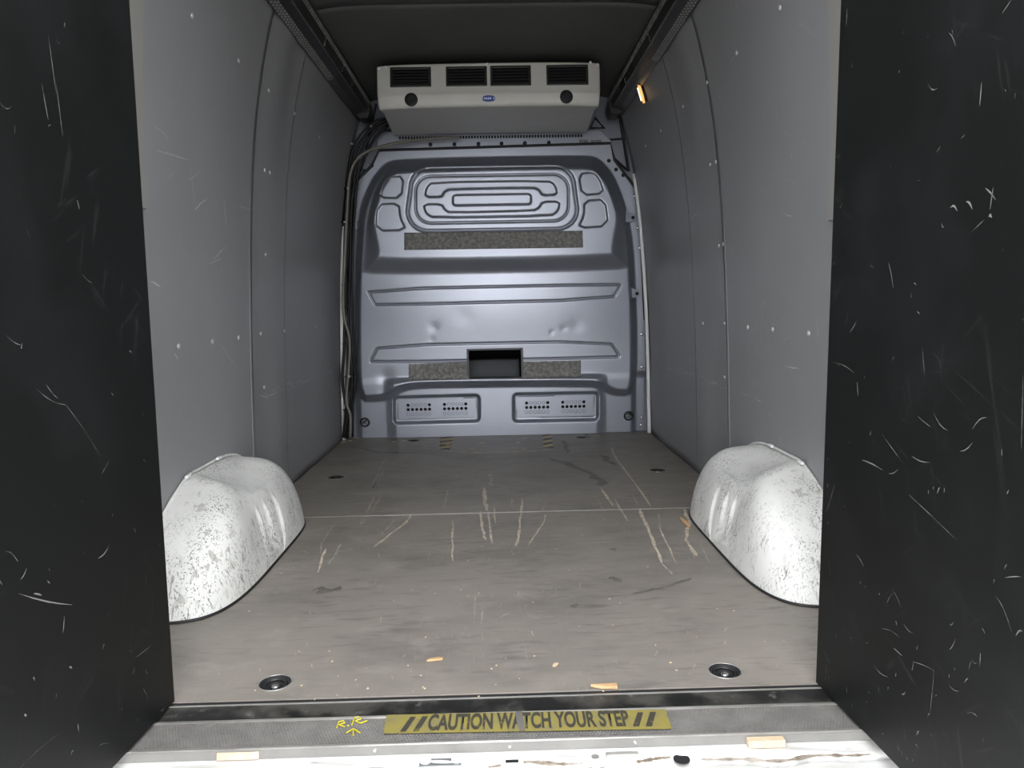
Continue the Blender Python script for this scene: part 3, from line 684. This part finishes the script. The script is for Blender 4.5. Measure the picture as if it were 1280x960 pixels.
# small dents
for px, py, r, dp in ((542, 409, .03, .005), (580, 395, .05, .004), (720, 407, .04, .004), (540, 425, .02, .003), (705, 410, .02, .003), (480, 490, .03, .006), (755, 492, .02, .006), (482, 472, .04, .01), (690, 415, .015, .003)):
    x, _, z = at(px, py, Y=4.33); D -= 0.4*dp*np.exp(-((GX-x)**2+(GZ-z)**2)/r**2)
ssil = sdf(GX, GZ, sil)
hpoly = W([(584.5, 437.5), (652.5, 436.5), (653, 473.5), (586, 474)], 4.33)
shole = sdf(GX, GZ, hpoly)
fcen = lambda a: (a[:-1, :-1]+a[1:, :-1]+a[1:, 1:]+a[:-1, 1:])/4
keep = (fcen(ssil) < 0) & (fcen(shole) > 0)
for q in (GRL, GRR):
    keep &= fcen(sdf(GX, GZ, W(q, YL))) > -0.017
bh = thing('bulkhead', 'grey-blue stamped steel partition wall closing the far end of the cargo hold', 'partition', (CX, YB, 0))
def loc(o): o.location = (-bh.location[0], -bh.location[1], -bh.location[2]); return o
def bpart(o, lab=None):
    loc(o)
    if lab: o['label'] = lab
    return o
bpart(grid_obj('stamped_sheet', GX, YB-D, GZ, M['steel'], bh, keep=keep, flip=True))
def surfY(x, z):
    i = int(np.clip((x-bx[0])/step, 0, len(bx)-1)); k = int(np.clip((z-bz[0])/step, 0, len(bz)-1)); return YB-D[i, k]
# felt strips
def felt(q, Y):
    P = W(q, Y); nu, nv = 60, 10
    u, v = np.meshgrid(np.linspace(0, 1, nu), np.linspace(0, 1, nv), indexing='ij')
    P = np.array(P); X = (P[0, 0]*(1-u)+P[1, 0]*u)*(1-v)+(P[3, 0]*(1-u)+P[2, 0]*u)*v; Z = (P[0, 1]*(1-u)+P[1, 1]*u)*(1-v)+(P[3, 1]*(1-u)+P[2, 1]*u)*v
    Yv = np.vectorize(surfY)(X, Z)-0.004-0.0012*RNG.random(X.shape)
    o = grid_obj('felt_strip', X, Yv, Z, M['felt'], bh, smooth=False); md = o.modifiers.new('thick', 'SOLIDIFY'); md.thickness = .005; md.offset = 0
    return o
bpart(felt([(505.5, 291), (728, 288.5), (728.5, 309.5), (505.5, 312.5)], YU), 'long dark grey textured felt strip under the embossed oval')
bpart(felt([(511, 455), (585, 452.5), (585.5, 473.5), (511, 475)], 4.335), 'grey felt strip left of the hatch')
bpart(felt([(652.5, 452), (726, 450.5), (726, 470.5), (652.5, 473)], 4.335), 'grey felt strip right of the hatch')
# hatch: frame, dark duct and the seat back seen through it
fy = surfY(float(np.mean([p[0] for p in hpoly])), float(hpoly[0][1]+.02))
x0, x1 = hpoly[0][0], hpoly[1][0]; z0, z1 = hpoly[3][1], hpoly[0][1]
mb = MB()
for a, b2, c2, d in ((x0-.006, x0+.006, z0-.006, z1+.006), (x1-.006, x1+.006, z0-.006, z1+.006), (x0, x1, z1-.004, z1+.006), (x0, x1, z0-.008, z0+.003)): mb.box(a, b2, fy-.006, fy+.07, c2, d)
bpart(mb.build('hatch_frame', mat('dark_grey_frame', (.09, .09, .095), .5), bh, bevel=.001), 'dark frame of the square hatch')
mb = MB(); e = .012; ya, yb_ = 4.40, 5.0
mb.box(x0-.5, x1+.5, yb_, yb_+.02, z0-.3, z1+.3); mb.box(x0-.5, x0-.48, 4.505, yb_, z0-.3, z1+.3); mb.box(x1+.48, x1+.5, 4.505, yb_, z0-.3, z1+.3)
mb.box(x0-.5, x1+.5, 4.505, yb_, z1+.28, z1+.3); mb.box(x0-.5, x1+.5, 4.505, yb_, z0-.3, z0-.28)
bpart(mb.build('cab_shell', M['void'], bh))
mb = MB().prism([(4.60, z0-.2), (4.66, z0+.085), (4.76, z0+.085), (4.76, z0-.2)], 'x', x0-.15, x1-.005)
bpart(mb.build('seat_back', M['seat'], bh, bevel=.01), 'grey seat back seen through the hatch')
# perforated plates in the two lower recesses
def grille(q, cols):
    P = np.array(W(q, YL)); c0 = P.min(0)+.02; c1 = P.max(0)-.02
    yp = YB+0.013
    cell = .0246; mb = MB(); holes = set(); closed = MB(); dark = MB()
    cx_, cz_ = (c0+c1)/2
    gx = [cx_+sgn*0.105+(k-2.5)*cell for sgn in (-1, 1) for k in range(6)]; gz = [cz_+(k-1)*.0245 for k in (-1+0, 1, 2, 3)][1:]
    gz = [cz_-.030, cz_-.003, cz_+.023]
    ex = sorted(set([c0[0], c1[0]]+[x-.011 for x in gx]+[x+.011 for x in gx])); ez = sorted(set([c0[1], c1[1]]+[z-.011 for z in gz]+[z+.011 for z in gz]))
    n = 16
    for i in range(len(ex)-1):
        for k in range(len(ez)-1):
            xc, zc = (ex[i]+ex[i+1])/2, (ez[k]+ez[k+1])/2
            hx = min(gx, key=lambda t: abs(t-xc)); hz = min(gz, key=lambda t: abs(t-zc))
            if abs(hx-xc) < .001 and abs(hz-zc) < .001:
                hw, hh = (ex[i+1]-ex[i])/2, (ez[k+1]-ez[k])/2; vs = []
                for j in range(n):
                    a = 2*math.pi*j/n; ca, sa = math.cos(a), math.sin(a); m_ = max(abs(ca), abs(sa))
                    vs += [(xc+hw*ca/m_, yp, zc+hh*sa/m_), (xc+.0096*ca, yp, zc+.0096*sa), (xc+.0096*ca, yp+.006, zc+.0096*sa)]
                fs = []
                for j in range(n):
                    a, b2 = 3*j, 3*((j+1) % n); fs += [(a, b2, b2+1, a+1), (a+1, b2+1, b2+2, a+2)]
                mb.add(vs, fs)
                col_ = gx.index(hx) % 6; row = gz.index(hz)
                if row == 0 or (row == 2 and col_ not in (0, 5)): closed.lathe([(.0001, -.003), (.0078, -.003), (.0078, -.002), (.0001, -.002)], (xc, yp, zc), 'y', 12)
            else:
                mb.add([(ex[i], yp, ez[k]), (ex[i+1], yp, ez[k]), (ex[i+1], yp, ez[k+1]), (ex[i], yp, ez[k+1])], [(0, 1, 2, 3)])
    o = mb.build('grille', M['steel'], bh); bpart(o)
    c = closed.build('blanked_holes', M['steel'], bh); c.parent = o; c['kind'] = 'stuff'
    d = MB().box(c0[0], c1[0], yp+.02, yp+.03, c0[1], c1[1]).build('dark_backing', M['void'], bh); d.parent = o
    return o
grille(GRL, 0)['label'] = 'perforated plate in the left lower recess'
grille(GRR, 0)['label'] = 'perforated plate in the right lower recess'
# tie rings in the lower corners
for px, py, lab in ((456, 528, 'round tie ring in the left lower corner'), (786, 520, 'round tie ring in the right lower corner')):
    x, _, z = at(px, py, Y=4.385); y = surfY(x, z); r = .024
    o = MB().tube([(x+r*math.cos(a), y-.008-.006*math.sin(a), z+r*math.sin(a)) for a in np.linspace(0, 2*math.pi, 20, endpoint=False)], .0055, 8, True).build('tie_ring', M['gasket'], bh, True); bpart(o, lab)
    e_ = MB().lathe([(.0001, 0), (.012, 0), (.011, .006), (.005, .009), (.0001, .009)], (x, y, z), 'y', 14).build('ring_bolt', M['galv'], bh, True); e_.parent = o
    s_ = MB().tube([(x-.8*r, y-.012, z-.2*r), (x+.75*r, y-.012, z+.72*r)] if px < 600 else [(x-.3*r, y-.012, z+r), (x+r, y-.012, z-.1*r)], .004, 6).build('ring_bar', M['gasket'], bh); s_.parent = o
# ear brackets on the right edge
for px, py in ((790, 272), (795, 367)):
    x, _, z = at(px, py, Y=4.36); y = 4.368
    o = MB().prism([(x-.035, z+.045), (x-.01, z+.026), (x+.008, z+.024), (x+.022, z+.012), (x+.024, z-.008), (x+.012, z-.022), (x-.035, z-.026)], 'y', y-.006, y).build('ear_bracket', M['steel2'], bh, bevel=.002); bpart(o)
    h = MB().lathe([(.0001, 0), (.010, 0), (.010, .002), (.0001, .002)], (x+.006, y-.006, z), 'y', 14).build('bolt_hole', M['void'], bh); h.parent = o
x, _, z = at(445, 282, Y=4.37); bpart(MB().box(x-.008, x+.010, 4.35, 4.40, z-.025, z+.025).build('ear_bracket', M['steel2'], bh, bevel=.002))
# bolts of the flange (one mesh shared)
BOLT = MB().lathe([(.0001, 0), (.011, 0), (.011, .003), (.006, .006), (.0001, .006)], (0, 0, 0), 'y', 12).mesh('bolt', M['gasket'], True)
BOLTW = MB().lathe([(.0001, 0), (.009, 0), (.009, .003), (.005, .005), (.0001, .005)], (0, 0, 0), 'y', 12).mesh('bolt', M['chrome'], True)
for px, py, bright in [(465, 207, 0), (456, 214, 0), (447, 223, 0), (761, 201, 0), (770, 212, 0), (779, 219, 0), (538, 181, 0), (568, 180.5, 0), (598, 180, 0), (627, 179.5, 0), (656, 179, 0), (686, 178.5, 0), (800, 310, 1), (802, 418, 1), (802, 459, 1), (802, 522, 1), (801, 531, 1), (793, 245, 1), (797, 285, 1)]:
    x, _, z = at(px, py, Y=YB)
    o = bpy.data.objects.new('bolt', BOLTW if bright else BOLT); COL.objects.link(o); o.parent = bh; bpart(o)
    o.location = (x-bh.location[0], YB-.002-bh.location[1], z-bh.location[2])
# rubber gasket round the sheet
g3 = [(p[0], YB-.001, p[1]) for p in sil[1:-1]]
bpart(MB().tube(g3, .0075, 8).build('gasket', M['gasket'], bh, True), 'black rubber gasket along the edge')
# pressed panels of the body above the partition
def body_line(pts, Y, r, closed=False): return MB().tube([tuple(at(x, y, Y=Y)) for x, y in pts], r, 6, closed)
body_line([(746, 176), (782, 173)], 4.462, .006).build('seam_line', M['gasket'], wb)
body_line([(774, 140), (786, 214), (768, 199)], 4.44, .009).build('seam_line', M['gasket'], wb)
body_line([(470, 130), (455, 200), (447, 222)], 4.44, .007).build('seam_line', M['gasket'], wb)
for q in ([(744, 147), (755, 160), (738, 160)], [(487, 152), (478, 163), (492, 163)]):
    P = [tuple(at(x, y, Y=4.462)) for x, y in q]; MB().tube(P, .010, 6, True).build('pressed_triangle', M['gasket'], wb)
mb = MB(); P = W([(470, 166), (750, 163), (764, 177), (764, 181), (473, 189)], 4.42); mb.prism(P, 'y', 4.405, 4.46)
mb.build('upper_flange', M['steel'], wb, bevel=.003)
mb = MB()
for i in range(64):
    px = 500+i*3.6; x, _, z = at(px, 172.5-(px-500)*.012, Y=4.404); mb.box(x-.005, x+.005, 4.4, 4.406, z-.007, z+.007)
o = mb.build('comb_slots', M['void'], wb); o['kind'] = 'stuff'
for xa, xb, y in ((724, 735, 177.5), (738, 752, 178)):
    A = at(xa, y, Y=4.404); B = at(xb, y, Y=4.404); MB().box(A[0], B[0], 4.399, 4.405, A[2]-.012, A[2]+.012).build('slotted_tab', M['galv'], wb, bevel=.002)
# white painted edge strips beside the walls
for s, nm in ((-1, 'trim_7'), (1, 'trim_8')):
    zz = np.linspace(0.0, 1.46 if s > 0 else 1.2, 30)
    pts = [(CX+s*(float(wallx(z))-0.010), YB-0.045, z) for z in zz]
    o = MB().tube(pts, 0.0105, 8).build(nm, M['whitetrim'], None, True); o['kind'] = 'structure'

# ------------------------------------------------------------------ cooling unit under the roof
YA = 3.66
ac = thing('cooling_unit', 'cream evaporator cooling unit with four black vents under the roof at the far end', 'cooler', (CX, 4.0, 1.8))
def aloc(o, lab=None):
    o.location = tuple(-v for v in ac.location)
    if lab: o['label'] = lab
    return o
tl = at(475, 82, Y=YA); tr = at(745, 76, Y=YA)
def azz(py, Y): return at(610, py, Y=Y)[2]
PROF = [(4.37, 1.893), (3.72, azz(78, 3.68)-.001), (3.68, azz(79.5, 3.68)), (3.662, azz(113, 3.662)), (3.65, azz(118, 3.65)), (3.652, azz(130, 3.652)), (3.665, azz(134.5, 3.665)), (3.80, azz(139.5, 3.80)), (4.37, azz(167.5, 4.37))]
hwid = [.53, .518, .517, .516, .514, .510, .508, .508, .535]
cxa = (tl[0]+tr[0])/2
nu = 40; vs = []; fs = []
for (y, z), h in zip(PROF, hwid):
    for i in range(nu+1):
        u = -1+2*i/nu; sx = math.copysign(abs(u)**1.0, u)
        yy = y+0.02*abs(u)**10*(1 if y < 4.2 else 0); vs.append((cxa+h*sx, yy, z+.004*(1-u*u)))
n1 = nu+1; k = len(PROF)
for a in range(k-1):
    for i in range(nu): fs.append((a*n1+i, a*n1+i+1, (a+1)*n1+i+1, (a+1)*n1+i))
fs.append(tuple(a*n1 for a in range(k))); fs.append(tuple(a*n1+nu for a in range(k))[::-1])
aloc(MB().add(vs, fs).build('casing', M['ac'], ac, smooth=True, bevel=.006, auto=True))
def face_y(z):   # front face of the unit at a height
    pr = sorted([(p[1], p[0]) for p in PROF[1:7]]); return float(np.interp(z, [p[0] for p in pr], [p[1] for p in pr]))
for x0_, x1_, t0, t1, lab in ((487, 539, 83.5, 108.5, 'leftmost vent'), (557, 609, 82.5, 107.5, 'second vent'), (612.5, 664, 81.5, 107, 'third vent'), (683, 735.5, 80.5, 106, 'rightmost vent')):
    A = at(x0_, t0, Y=3.665); B = at(x1_, t1, Y=3.665); xa, xb = A[0], B[0]; zt, zb_ = A[2]-.0, B[2]
    fr = MB()
    def vb(a, b2, c2, d, dy0, dy1, mb):
        v = [(x, face_y(z)-dy, z) for x in (a, b2) for z in (c2, d) for dy in (dy0, dy1)]
        mb.add(v, [(0, 1, 3, 2), (4, 6, 7, 5), (0, 4, 5, 1), (2, 3, 7, 6), (0, 2, 6, 4), (1, 5, 7, 3)])
    f = .011
    vb(xa, xb, zt-f, zt, -.004, .007, fr); vb(xa, xb, zb_, zb_+f, -.004, .007, fr); vb(xa, xa+f, zb_, zt, -.004, .007, fr); vb(xb-f, xb, zb_, zt, -.004, .007, fr)
    vo = aloc(fr.build('vent', mat('vent_frame', (.016, .016, .015), .45), ac, bevel=.003))
    back = MB(); vb(xa+.004, xb-.004, zb_+.004, zt-.004, .0002, .0012, back); d = back.build('vent_throat', M['void'], ac); d.parent = vo
    for j in range(5):
        zc = zb_+f+(zt-zb_-2*f)*(j+.5)/5; m_ = MB(); y = face_y(zc)
        m_.add([(xa+f, y-.001, zc+.006), (xb-f, y-.001, zc+.006), (xb-f, y-.006, zc-.001), (xa+f, y-.006, zc-.001), (xa+f, y-.001, zc+.004), (xb-f, y-.001, zc+.004), (xb-f, y-.006, zc-.003), (xa+f, y-.006, zc-.003)],
               [(0, 1, 2, 3), (7, 6, 5, 4), (0, 3, 7, 4), (1, 5, 6, 2), (3, 2, 6, 7), (0, 4, 5, 1)])
        s_ = m_.build('slat', M['acdark'], ac); s_.parent = vo
for px, py in ((514, 124.5), (708, 121)):
    x, _, z = at(px, py, Y=3.65); aloc(MB().lathe([(.0001, -.002), (.030, -.002), (.030, .004), (.024, .007), (.010, .005), (.0001, .005)], (x, face_y(z), z), 'y', 22).build('round_plug', M['acdark'], ac, True, auto=True))
x, _, z = at(611, 123.2, Y=3.65); y = face_y(z)
def oval(rx, rz, y0, y1): return MB().prism([(x+rx*math.copysign(abs(math.cos(a))**.75, math.cos(a)), z+rz*math.copysign(abs(math.sin(a))**.9, math.sin(a))) for a in np.linspace(0, 2*math.pi, 28, endpoint=False)], 'y', y0, y1)
bd = aloc(oval(.030, .0137, y-.004, y+.002).build('badge', M['blue'], ac), 'small blue oval badge')
mb = MB()
for i, (dx, ww) in enumerate(((-.0265, .0022), (-.0185, .005), (-.010, .0065), (-.001, .0065), (.008, .0065), (.024, .005))): mb.prism([(x+dx-ww/2, z-.004), (x+dx+ww/2, z-.004), (x+dx+ww/2, z+.004), (x+dx-ww/2, z+.004)], 'y', y-.0052, y-.003)
o = mb.build('badge_marks', M['badgewhite'], ac); o.parent = bd
for px, py in ((482, 84), (609, 80), (738, 78), (474, 86), (747, 81)):
    x_, _, z_ = at(px, py, Y=3.68); aloc(MB().lathe([(.0001, -.003), (.007, -.003), (.006, .003), (.0001, .004)], (x_, face_y(z_), z_), 'y', 10).build('screw', M['whitetrim'], ac, True))

# ------------------------------------------------------------------ roof-edge rails
def rail(s, lab, y_out_end):
    root = thing('ceiling_rail', lab, 'rail', (CX+s*.69, 3.0, 1.84), 'roof edge rails')
    def rl(o, l=None):
        o.location = tuple(-v for v in root.location)
        if l: o['label'] = l
        return o
    P = [(.718, 1.761), (.690, 1.775), (.656, 1.783), (.652, 1.789), (.645, 1.82), (.643, 1.848), (.658, 1.890)]
    Q = [(a+.004, b+.004) for a, b in P]
    mb = MB().prism([(CX+s*a, b) for a, b in P]+[(CX+s*a, b) for a, b in Q[::-1]], 'y', 1.55, 4.30); rl(mb.build('rail_profile', M['rail'], root))
    rl(MB().tube([(CX+s*.654, 1.55, 1.7835), (CX+s*.654, 4.28, 1.7835)], .003, 6).build('ridge', M['galv'], root, True), 'pale worn edge of the rail')
    for (a, b), y1, nm, lab2 in ((((.716, 1.7605), (.690, 1.7738)), y_out_end, 'perforated_strip', 'outer perforated strip'), (((.6425, 1.822), (.6405, 1.848)), 4.28, 'perforated_strip', 'inner perforated strip')):
        mb = MB(); y = 1.6; A = np.array(a); B = np.array(b); t = B-A; nrm = np.array([-t[1], t[0]]); nrm /= np.linalg.norm(nrm)
        if nrm[1] > 0 and nm: nrm = -nrm if a[0] > .7 else nrm
        if a[0] < .7: nrm = np.array([-1.0, 0])
        i = 0
        while y < y1:
            for u in (.18, .5, .82):
                yy = y+(.013 if int(u*10) == 5 else 0); c = A+t*u; h = np.linalg.norm(t)*.13
                q = [(c-t/np.linalg.norm(t)*h), (c+t/np.linalg.norm(t)*h)]
                vs = [(CX+s*p[0]+s*nrm[0]*d_, yv, p[1]+nrm[1]*d_) for p in q for yv in (yy, yy+.015) for d_ in (0, .0015)]
                mb.add(vs, [(0, 1, 3, 2), (4, 6, 7, 5), (0, 4, 5, 1), (2, 3, 7, 6), (0, 2, 6, 4), (1, 5, 7, 3)])
            y += .026; i += 1
        o = rl(mb.build(nm, M['strip'], root), lab2); o['kind'] = 'stuff'
    # end bracket
    mb = MB().prism([(CX+s*.735, 1.78), (CX+s*.735, 1.86), (CX+s*.650, 1.87), (CX+s*.633, 1.79), (CX+s*.65, 1.750), (CX+s*.69, 1.750)], 'y', 4.22, 4.36); rl(mb.build('end_bracket', M['rail'], root, bevel=.004))
    for yy in (3.2, 3.55, 3.78, 3.95, 4.15):
        for k2 in range(4): rl(MB().lathe([(.0001, 0), (.003, 0), (.003, .002), (.0001, .002)], (CX+s*(.6445+.002*k2), yy, 1.818-.008*k2), 'x' if s < 0 else '-x', 6).build('rivet', M['chrome'], root))
    return root
rail(-1, 'dark metal rail with perforated edges along the left roof edge', 3.55)
rail(1, 'dark metal rail with perforated edges along the right roof edge', 3.35)

# small courtesy lamp under the right rail
A = at_wall(797.5, 103, 1, .022); B = at_wall(805.5, 130, 1, .022)
lp = thing('wall_lamp', 'small lit warm lamp on the right wall below the roof rail', 'lamp', tuple(A))
def ll(o): o.location = tuple(-v for v in lp.location); return o
d = (B-A)
ll(MB().tube([A+d*.1, A+d*.3, A+d*.6, A+d*.95], [.006, .0085, .0085, .006], 10).build('lamp_lens', M['lampglass'], lp, True))
ll(MB().tube([A+d*.25+np.array([-.010, 0, 0]), A+d*.85+np.array([-.010, 0, 0])], .0028, 8).build('lamp_tube', M['lampcore'], lp, True))
ll(MB().tube([A-d*.25, A-d*.1, A+d*.1], .0035, 6).build('lamp_wire', M['hose'], lp, True))
ll(MB().tube([A+d*.1+np.array([.0, .02, 0]), A+d*.12+np.array([0, -.03, 0])], .005, 6).build('lamp_holder', M['galv'], lp, True))
ll(MB().tube([A+d*.2+np.array([.012, 0, 0]), A+d*.9+np.array([.012, 0, 0])], .008, 6).build('lamp_base', M['rail'], lp, True))

# ------------------------------------------------------------------ cables down the left edge
cb = thing('cable_bundle', 'bundle of black cables and a taupe hose tied down the left edge of the partition', 'cables', tuple(at(433, 548, Z=0)))
def cl(o, l=None):
    o.location = tuple(-v for v in cb.location)
    if l: o['label'] = l
    return o
def smooth_path(pts, per=6):
    P = [np.array(p) for p in pts]; P = [2*P[0]-P[1]]+P+[2*P[-1]-P[-2]]; out = []
    for i in range(1, len(P)-2):
        a, b2, c2, d2 = P[i-1:i+3]
        for k in range(per):
            t = k/per; out.append(.5*((2*b2)+(-a+c2)*t+(2*a-5*b2+4*c2-d2)*t*t+(-a+3*b2-3*c2+d2)*t**3))
    out.append(P[-2]); return out
def cable(px, Y, r, m, lab=None):
    pts = [at(x, y, Y=Y) for x, y in px]; return cl(MB().tube(smooth_path(pts), r, 8).build('hose' if lab else 'cable', m, cb, True), lab)
cable([(486, 150), (470, 156), (455, 172), (445, 190), (439, 215), (436, 260), (433, 320), (431, 400), (430, 440), (428, 470), (431, 500), (437, 520), (434, 548)], 4.335, .0085, M['cable'])
cable([(486, 153), (472, 160), (459, 176), (449, 196), (443, 222), (440, 262), (437, 330), (436, 400), (438, 430), (440, 470), (439, 500), (435, 520), (430, 547)], 4.325, .0085, M['cable'])
cable([(486, 147), (468, 152), (451, 168), (441, 188), (436, 214), (432, 262), (430, 330), (429, 380), (432, 410), (437, 440), (436, 480), (432, 515), (429, 546)], 4.34, .0065, M['cable'])
cable([(486, 156), (474, 165), (463, 182), (452, 204), (446, 232), (442, 290), (440, 370), (442, 430), (444, 470), (443, 490), (440, 515), (437, 546)], 4.32, .0065, M['cable'])
cable([(484, 158), (470, 172), (460, 190), (448, 214), (440, 250), (438, 320), (436, 390), (434, 440), (437, 480), (441, 510), (441, 546)], 4.315, .0055, M['cable'])
cable([(575, 171.5), (540, 173.5), (500, 178), (478, 183), (458, 190), (444, 202), (437, 222), (434, 262), (431, 320), (429, 375), (431, 400), (437, 425), (436, 460), (433, 500), (438, 520), (438, 547)], 4.305, .0085, M['hose'], 'taupe hose that runs along under the cooling unit and down')
cable([(437, 260), (434, 320), (432, 370), (433, 410), (431, 460), (430, 500), (429, 530), (430, 547)], 4.345, .0055, M['tie'], 'pale grey hose')
for px, py, tilt in ((436, 236, 0), (432, 278, 0), (434, 356, 0), (434, 384, 0), (435, 430, 0), (438, 470, 1), (436, 512, 0), (465, 159, 2), (441, 181, 1)):
    c = at(px, py, Y=4.32); r = .030 if py > 230 else .022
    pts = [c+np.array([r*math.cos(a), .020*math.sin(a), .004*tilt*math.cos(a)]) for a in np.linspace(0, 2*math.pi, 16, endpoint=False)]
    cl(MB().tube(pts, .0030, 6, True).build('cable_tie', M['gasket'], cb, True))
    if tilt or py < 300: cl(MB().box(c[0]-.006, c[0]+.006, c[1]-.030, c[1]-.02, c[2]-.005, c[2]+.005).build('tie_head', M['tie'], cb))

# ------------------------------------------------------------------ wheel arch covers
def spow(a, e): return np.sign(a)*np.abs(a)**e
RIB = (-.125, -.06, .03)
def arch(s, lab, yc):
    root = thing('wheel_arch_cover', lab, 'wheel arch', (CX+s*.80, yc, 0), 'wheel arch covers')
    nu, nv = 170, 70; u = np.linspace(0.0, math.pi, nu); v = np.linspace(0.0, math.pi/2, nv)
    U, V = np.meshgrid(u, v, indexing='ij'); e1, e2 = .80, .44; a, b_, c_ = .222, .53, .292
    cv = spow(np.cos(V), e2); cu = spow(np.cos(U), e1); su = spow(np.sin(U), e1)
    Yl = -b_*cu*cv; Zl = c_*su*cv; Xi = a*spow(np.sin(V), e2)          # Xi: how far it stands in from the wall
    Yl = np.where(Yl > 0, Yl*0.80, Yl)
    Xi = Xi*(1-0.27*np.clip(Zl/c_, 0, 1)**1.3*sst((Yl+.42)/.25))
    # rear face leans: pull the top of the rear half forward
    Yl = Yl+0.10*np.clip(Zl/c_, 0, 1)*np.clip(-Yl/b_, 0, 1)
    # dish in the top
    top = sst((Zl/c_-.62)/.25)
    Zl -= 0.050*top*np.exp(-(np.abs(Yl-.01)/.17)**3)*np.exp(-(np.abs(Xi-.10)/.075)**3)
    Zl += 0.012*top*np.exp(-((Yl+.17)/.06)**2)*np.exp(-((Xi-.06)/.08)**2)
    # three upright ribs on the inner face
    face = sst((Xi-.12)/.04)*sst((Zl-.015)/.03)*sst((.19-Zl)/.04)
    for k in range(3):
        y0 = RIB[k]
        Xi = Xi+face*(.010*np.exp(-((Yl-y0-.10*(Zl-.1)*0)/.008)**2)-.004*np.exp(-((Yl-y0-.02)/.013)**2))
    # soft dents
    Xi -= .006*np.exp(-((Yl+.12)**2+(Zl-.12)**2)/.004)*sst((Xi-.12)/.06)
    X = s*(0.886-Xi)
    lx = CX-root.location[0]
    o = grid_obj('cover_shell', X+lx, Yl, Zl, M['arch'], root, flip=(s > 0))
    # thin lip where it meets the wall and the floor
    pts = [(X[i, 0]+lx-s*.006, Yl[i, 0]*1.008, max(Zl[i, 0], .003)*1.01) for i in range(0, nu, 3)]
    pts = [(s*(float(wallx(min(p[2], 1.9)))-.008)+lx, p[1], p[2]) for p in pts]
    part(MB().tube(pts, .0045, 6).build('wall_lip', M['arch'], root, True), 'thin lip along the wall')
    pts = [(X[0, j]+lx, Yl[0, j], .003) for j in range(0, nv, 2)]+[(X[-1, j]+lx, Yl[-1, j], .003) for j in range(nv-1, -1, -2)]
    MB().tube(pts, .004, 6).build('floor_seal', M['gasket'], root, True)
    for (yy, zz) in ((.30, .20), (.04, .294), (-.20, .290)):
        x = s*(float(wallx(zz))-.012)+lx
        MB().box(min(x, x-s*.010), max(x, x-s*.010), yy-.014, yy+.014, zz-.004, zz+.006).build('fixing_tab', M['whitetrim'], root, bevel=.003)
    return root
arch(-1, 'scuffed white plastic wheel arch cover against the left wall', 2.335)
arch(1, 'scuffed white plastic wheel arch cover against the right wall', 2.325)

# ------------------------------------------------------------------ floor tie-down points
names = ['nearest the step on the left', 'nearest the step on the right', 'left of the middle beyond the wheel arches', 'by the right wall beyond the wheel arches', 'small and left, close to the partition', 'small and right, close to the partition']
ti0 = None
for (c, r), lab in zip(tp, names):
    if ti0 is None:
        ti0 = thing('tie_down_point', 'round black recessed floor lashing point '+lab, 'lashing point', (c[0], c[1], 0), 'floor lashing points')
        ch = [part(MB().lathe([(.0001, -.0145), (.024, -.0145), (.0315, -.004), (.0335, .0012), (.030, .0018), (.0255, -.004), (.018, -.010), (.0001, -.011)], (0, 0, 0), 'z', 28).build('dish', M['gasket'], ti0, True), 'black dished cup'),
              MB().tube([(.0225*math.cos(a), .0225*math.sin(a), -.0045+.0015*math.sin(a)) for a in np.linspace(0, 2*math.pi, 24, endpoint=False)], .0028, 6, True).build('lashing_ring', M['rail'], ti0, True),
              MB().lathe([(.0001, -.011), (.009, -.011), (.009, -.006), (.007, -.004), (.0001, -.004)], (0, 0, 0), 'z', 14).build('screw_head', M['chrome'], ti0, True),
              MB().tube([(.0345*math.cos(a), .0345*math.sin(a), .0008) for a in np.linspace(0, 2*math.pi, 28, endpoint=False)], .0014, 5, True).build('rim', M['alu'], ti0, True)]
        base_r = r; t = ti0
    else:
        t = dup(ti0); t['label'] = 'round black recessed floor lashing point '+lab; t.location = (c[0], c[1], 0)
        for k_ in ch: dup(k_, t)
    f = r/.0345; t.scale = (f, f, 1)

# ------------------------------------------------------------------ bits of wood on the floor
def chip(px, py, poly, h, m, lab, nm='wood_chip', z=0.0):
    c = at(px, py, Z=z); mb = MB().prism([(x, y) for x, y in poly], 'z', 0, h); o = mb.build(nm, m, bevel=.0008)
    o.location = (c[0], c[1], z+.0012); tag(o, lab, 'wood chip'); return o
chip(544, 826, [(-.018, -.006), (-.004, -.005), (.016, -.001), (.017, .006), (.004, .007), (-.012, .002)], .004, M['wood'], 'orange wood chip lying on the floor left of centre')
chip(694, 833, [(-.006, -.006), (.003, -.004), (.008, .005), (.002, .008), (-.004, .003)], .004, M['woodpale'], 'tiny pale wood chip lying on the floor right of centre')
chip(755, 860, [(-.006, -.006), (.026, -.008), (.026, .006), (.002, .005), (-.026, .004), (-.02, 0)], .006, M['wood'], 'pinkish wood splinter lying on the edge of the floor above the caution strip', 'wood_splinter')
chip(859, 654, [(-.012, .06), (-.004, .055), (.004, .0), (-.002, -.05), (-.012, -.05), (-.014, 0)], .003, M['wood'], 'long wood splinter lying beside the right wheel arch', 'wood_splinter')
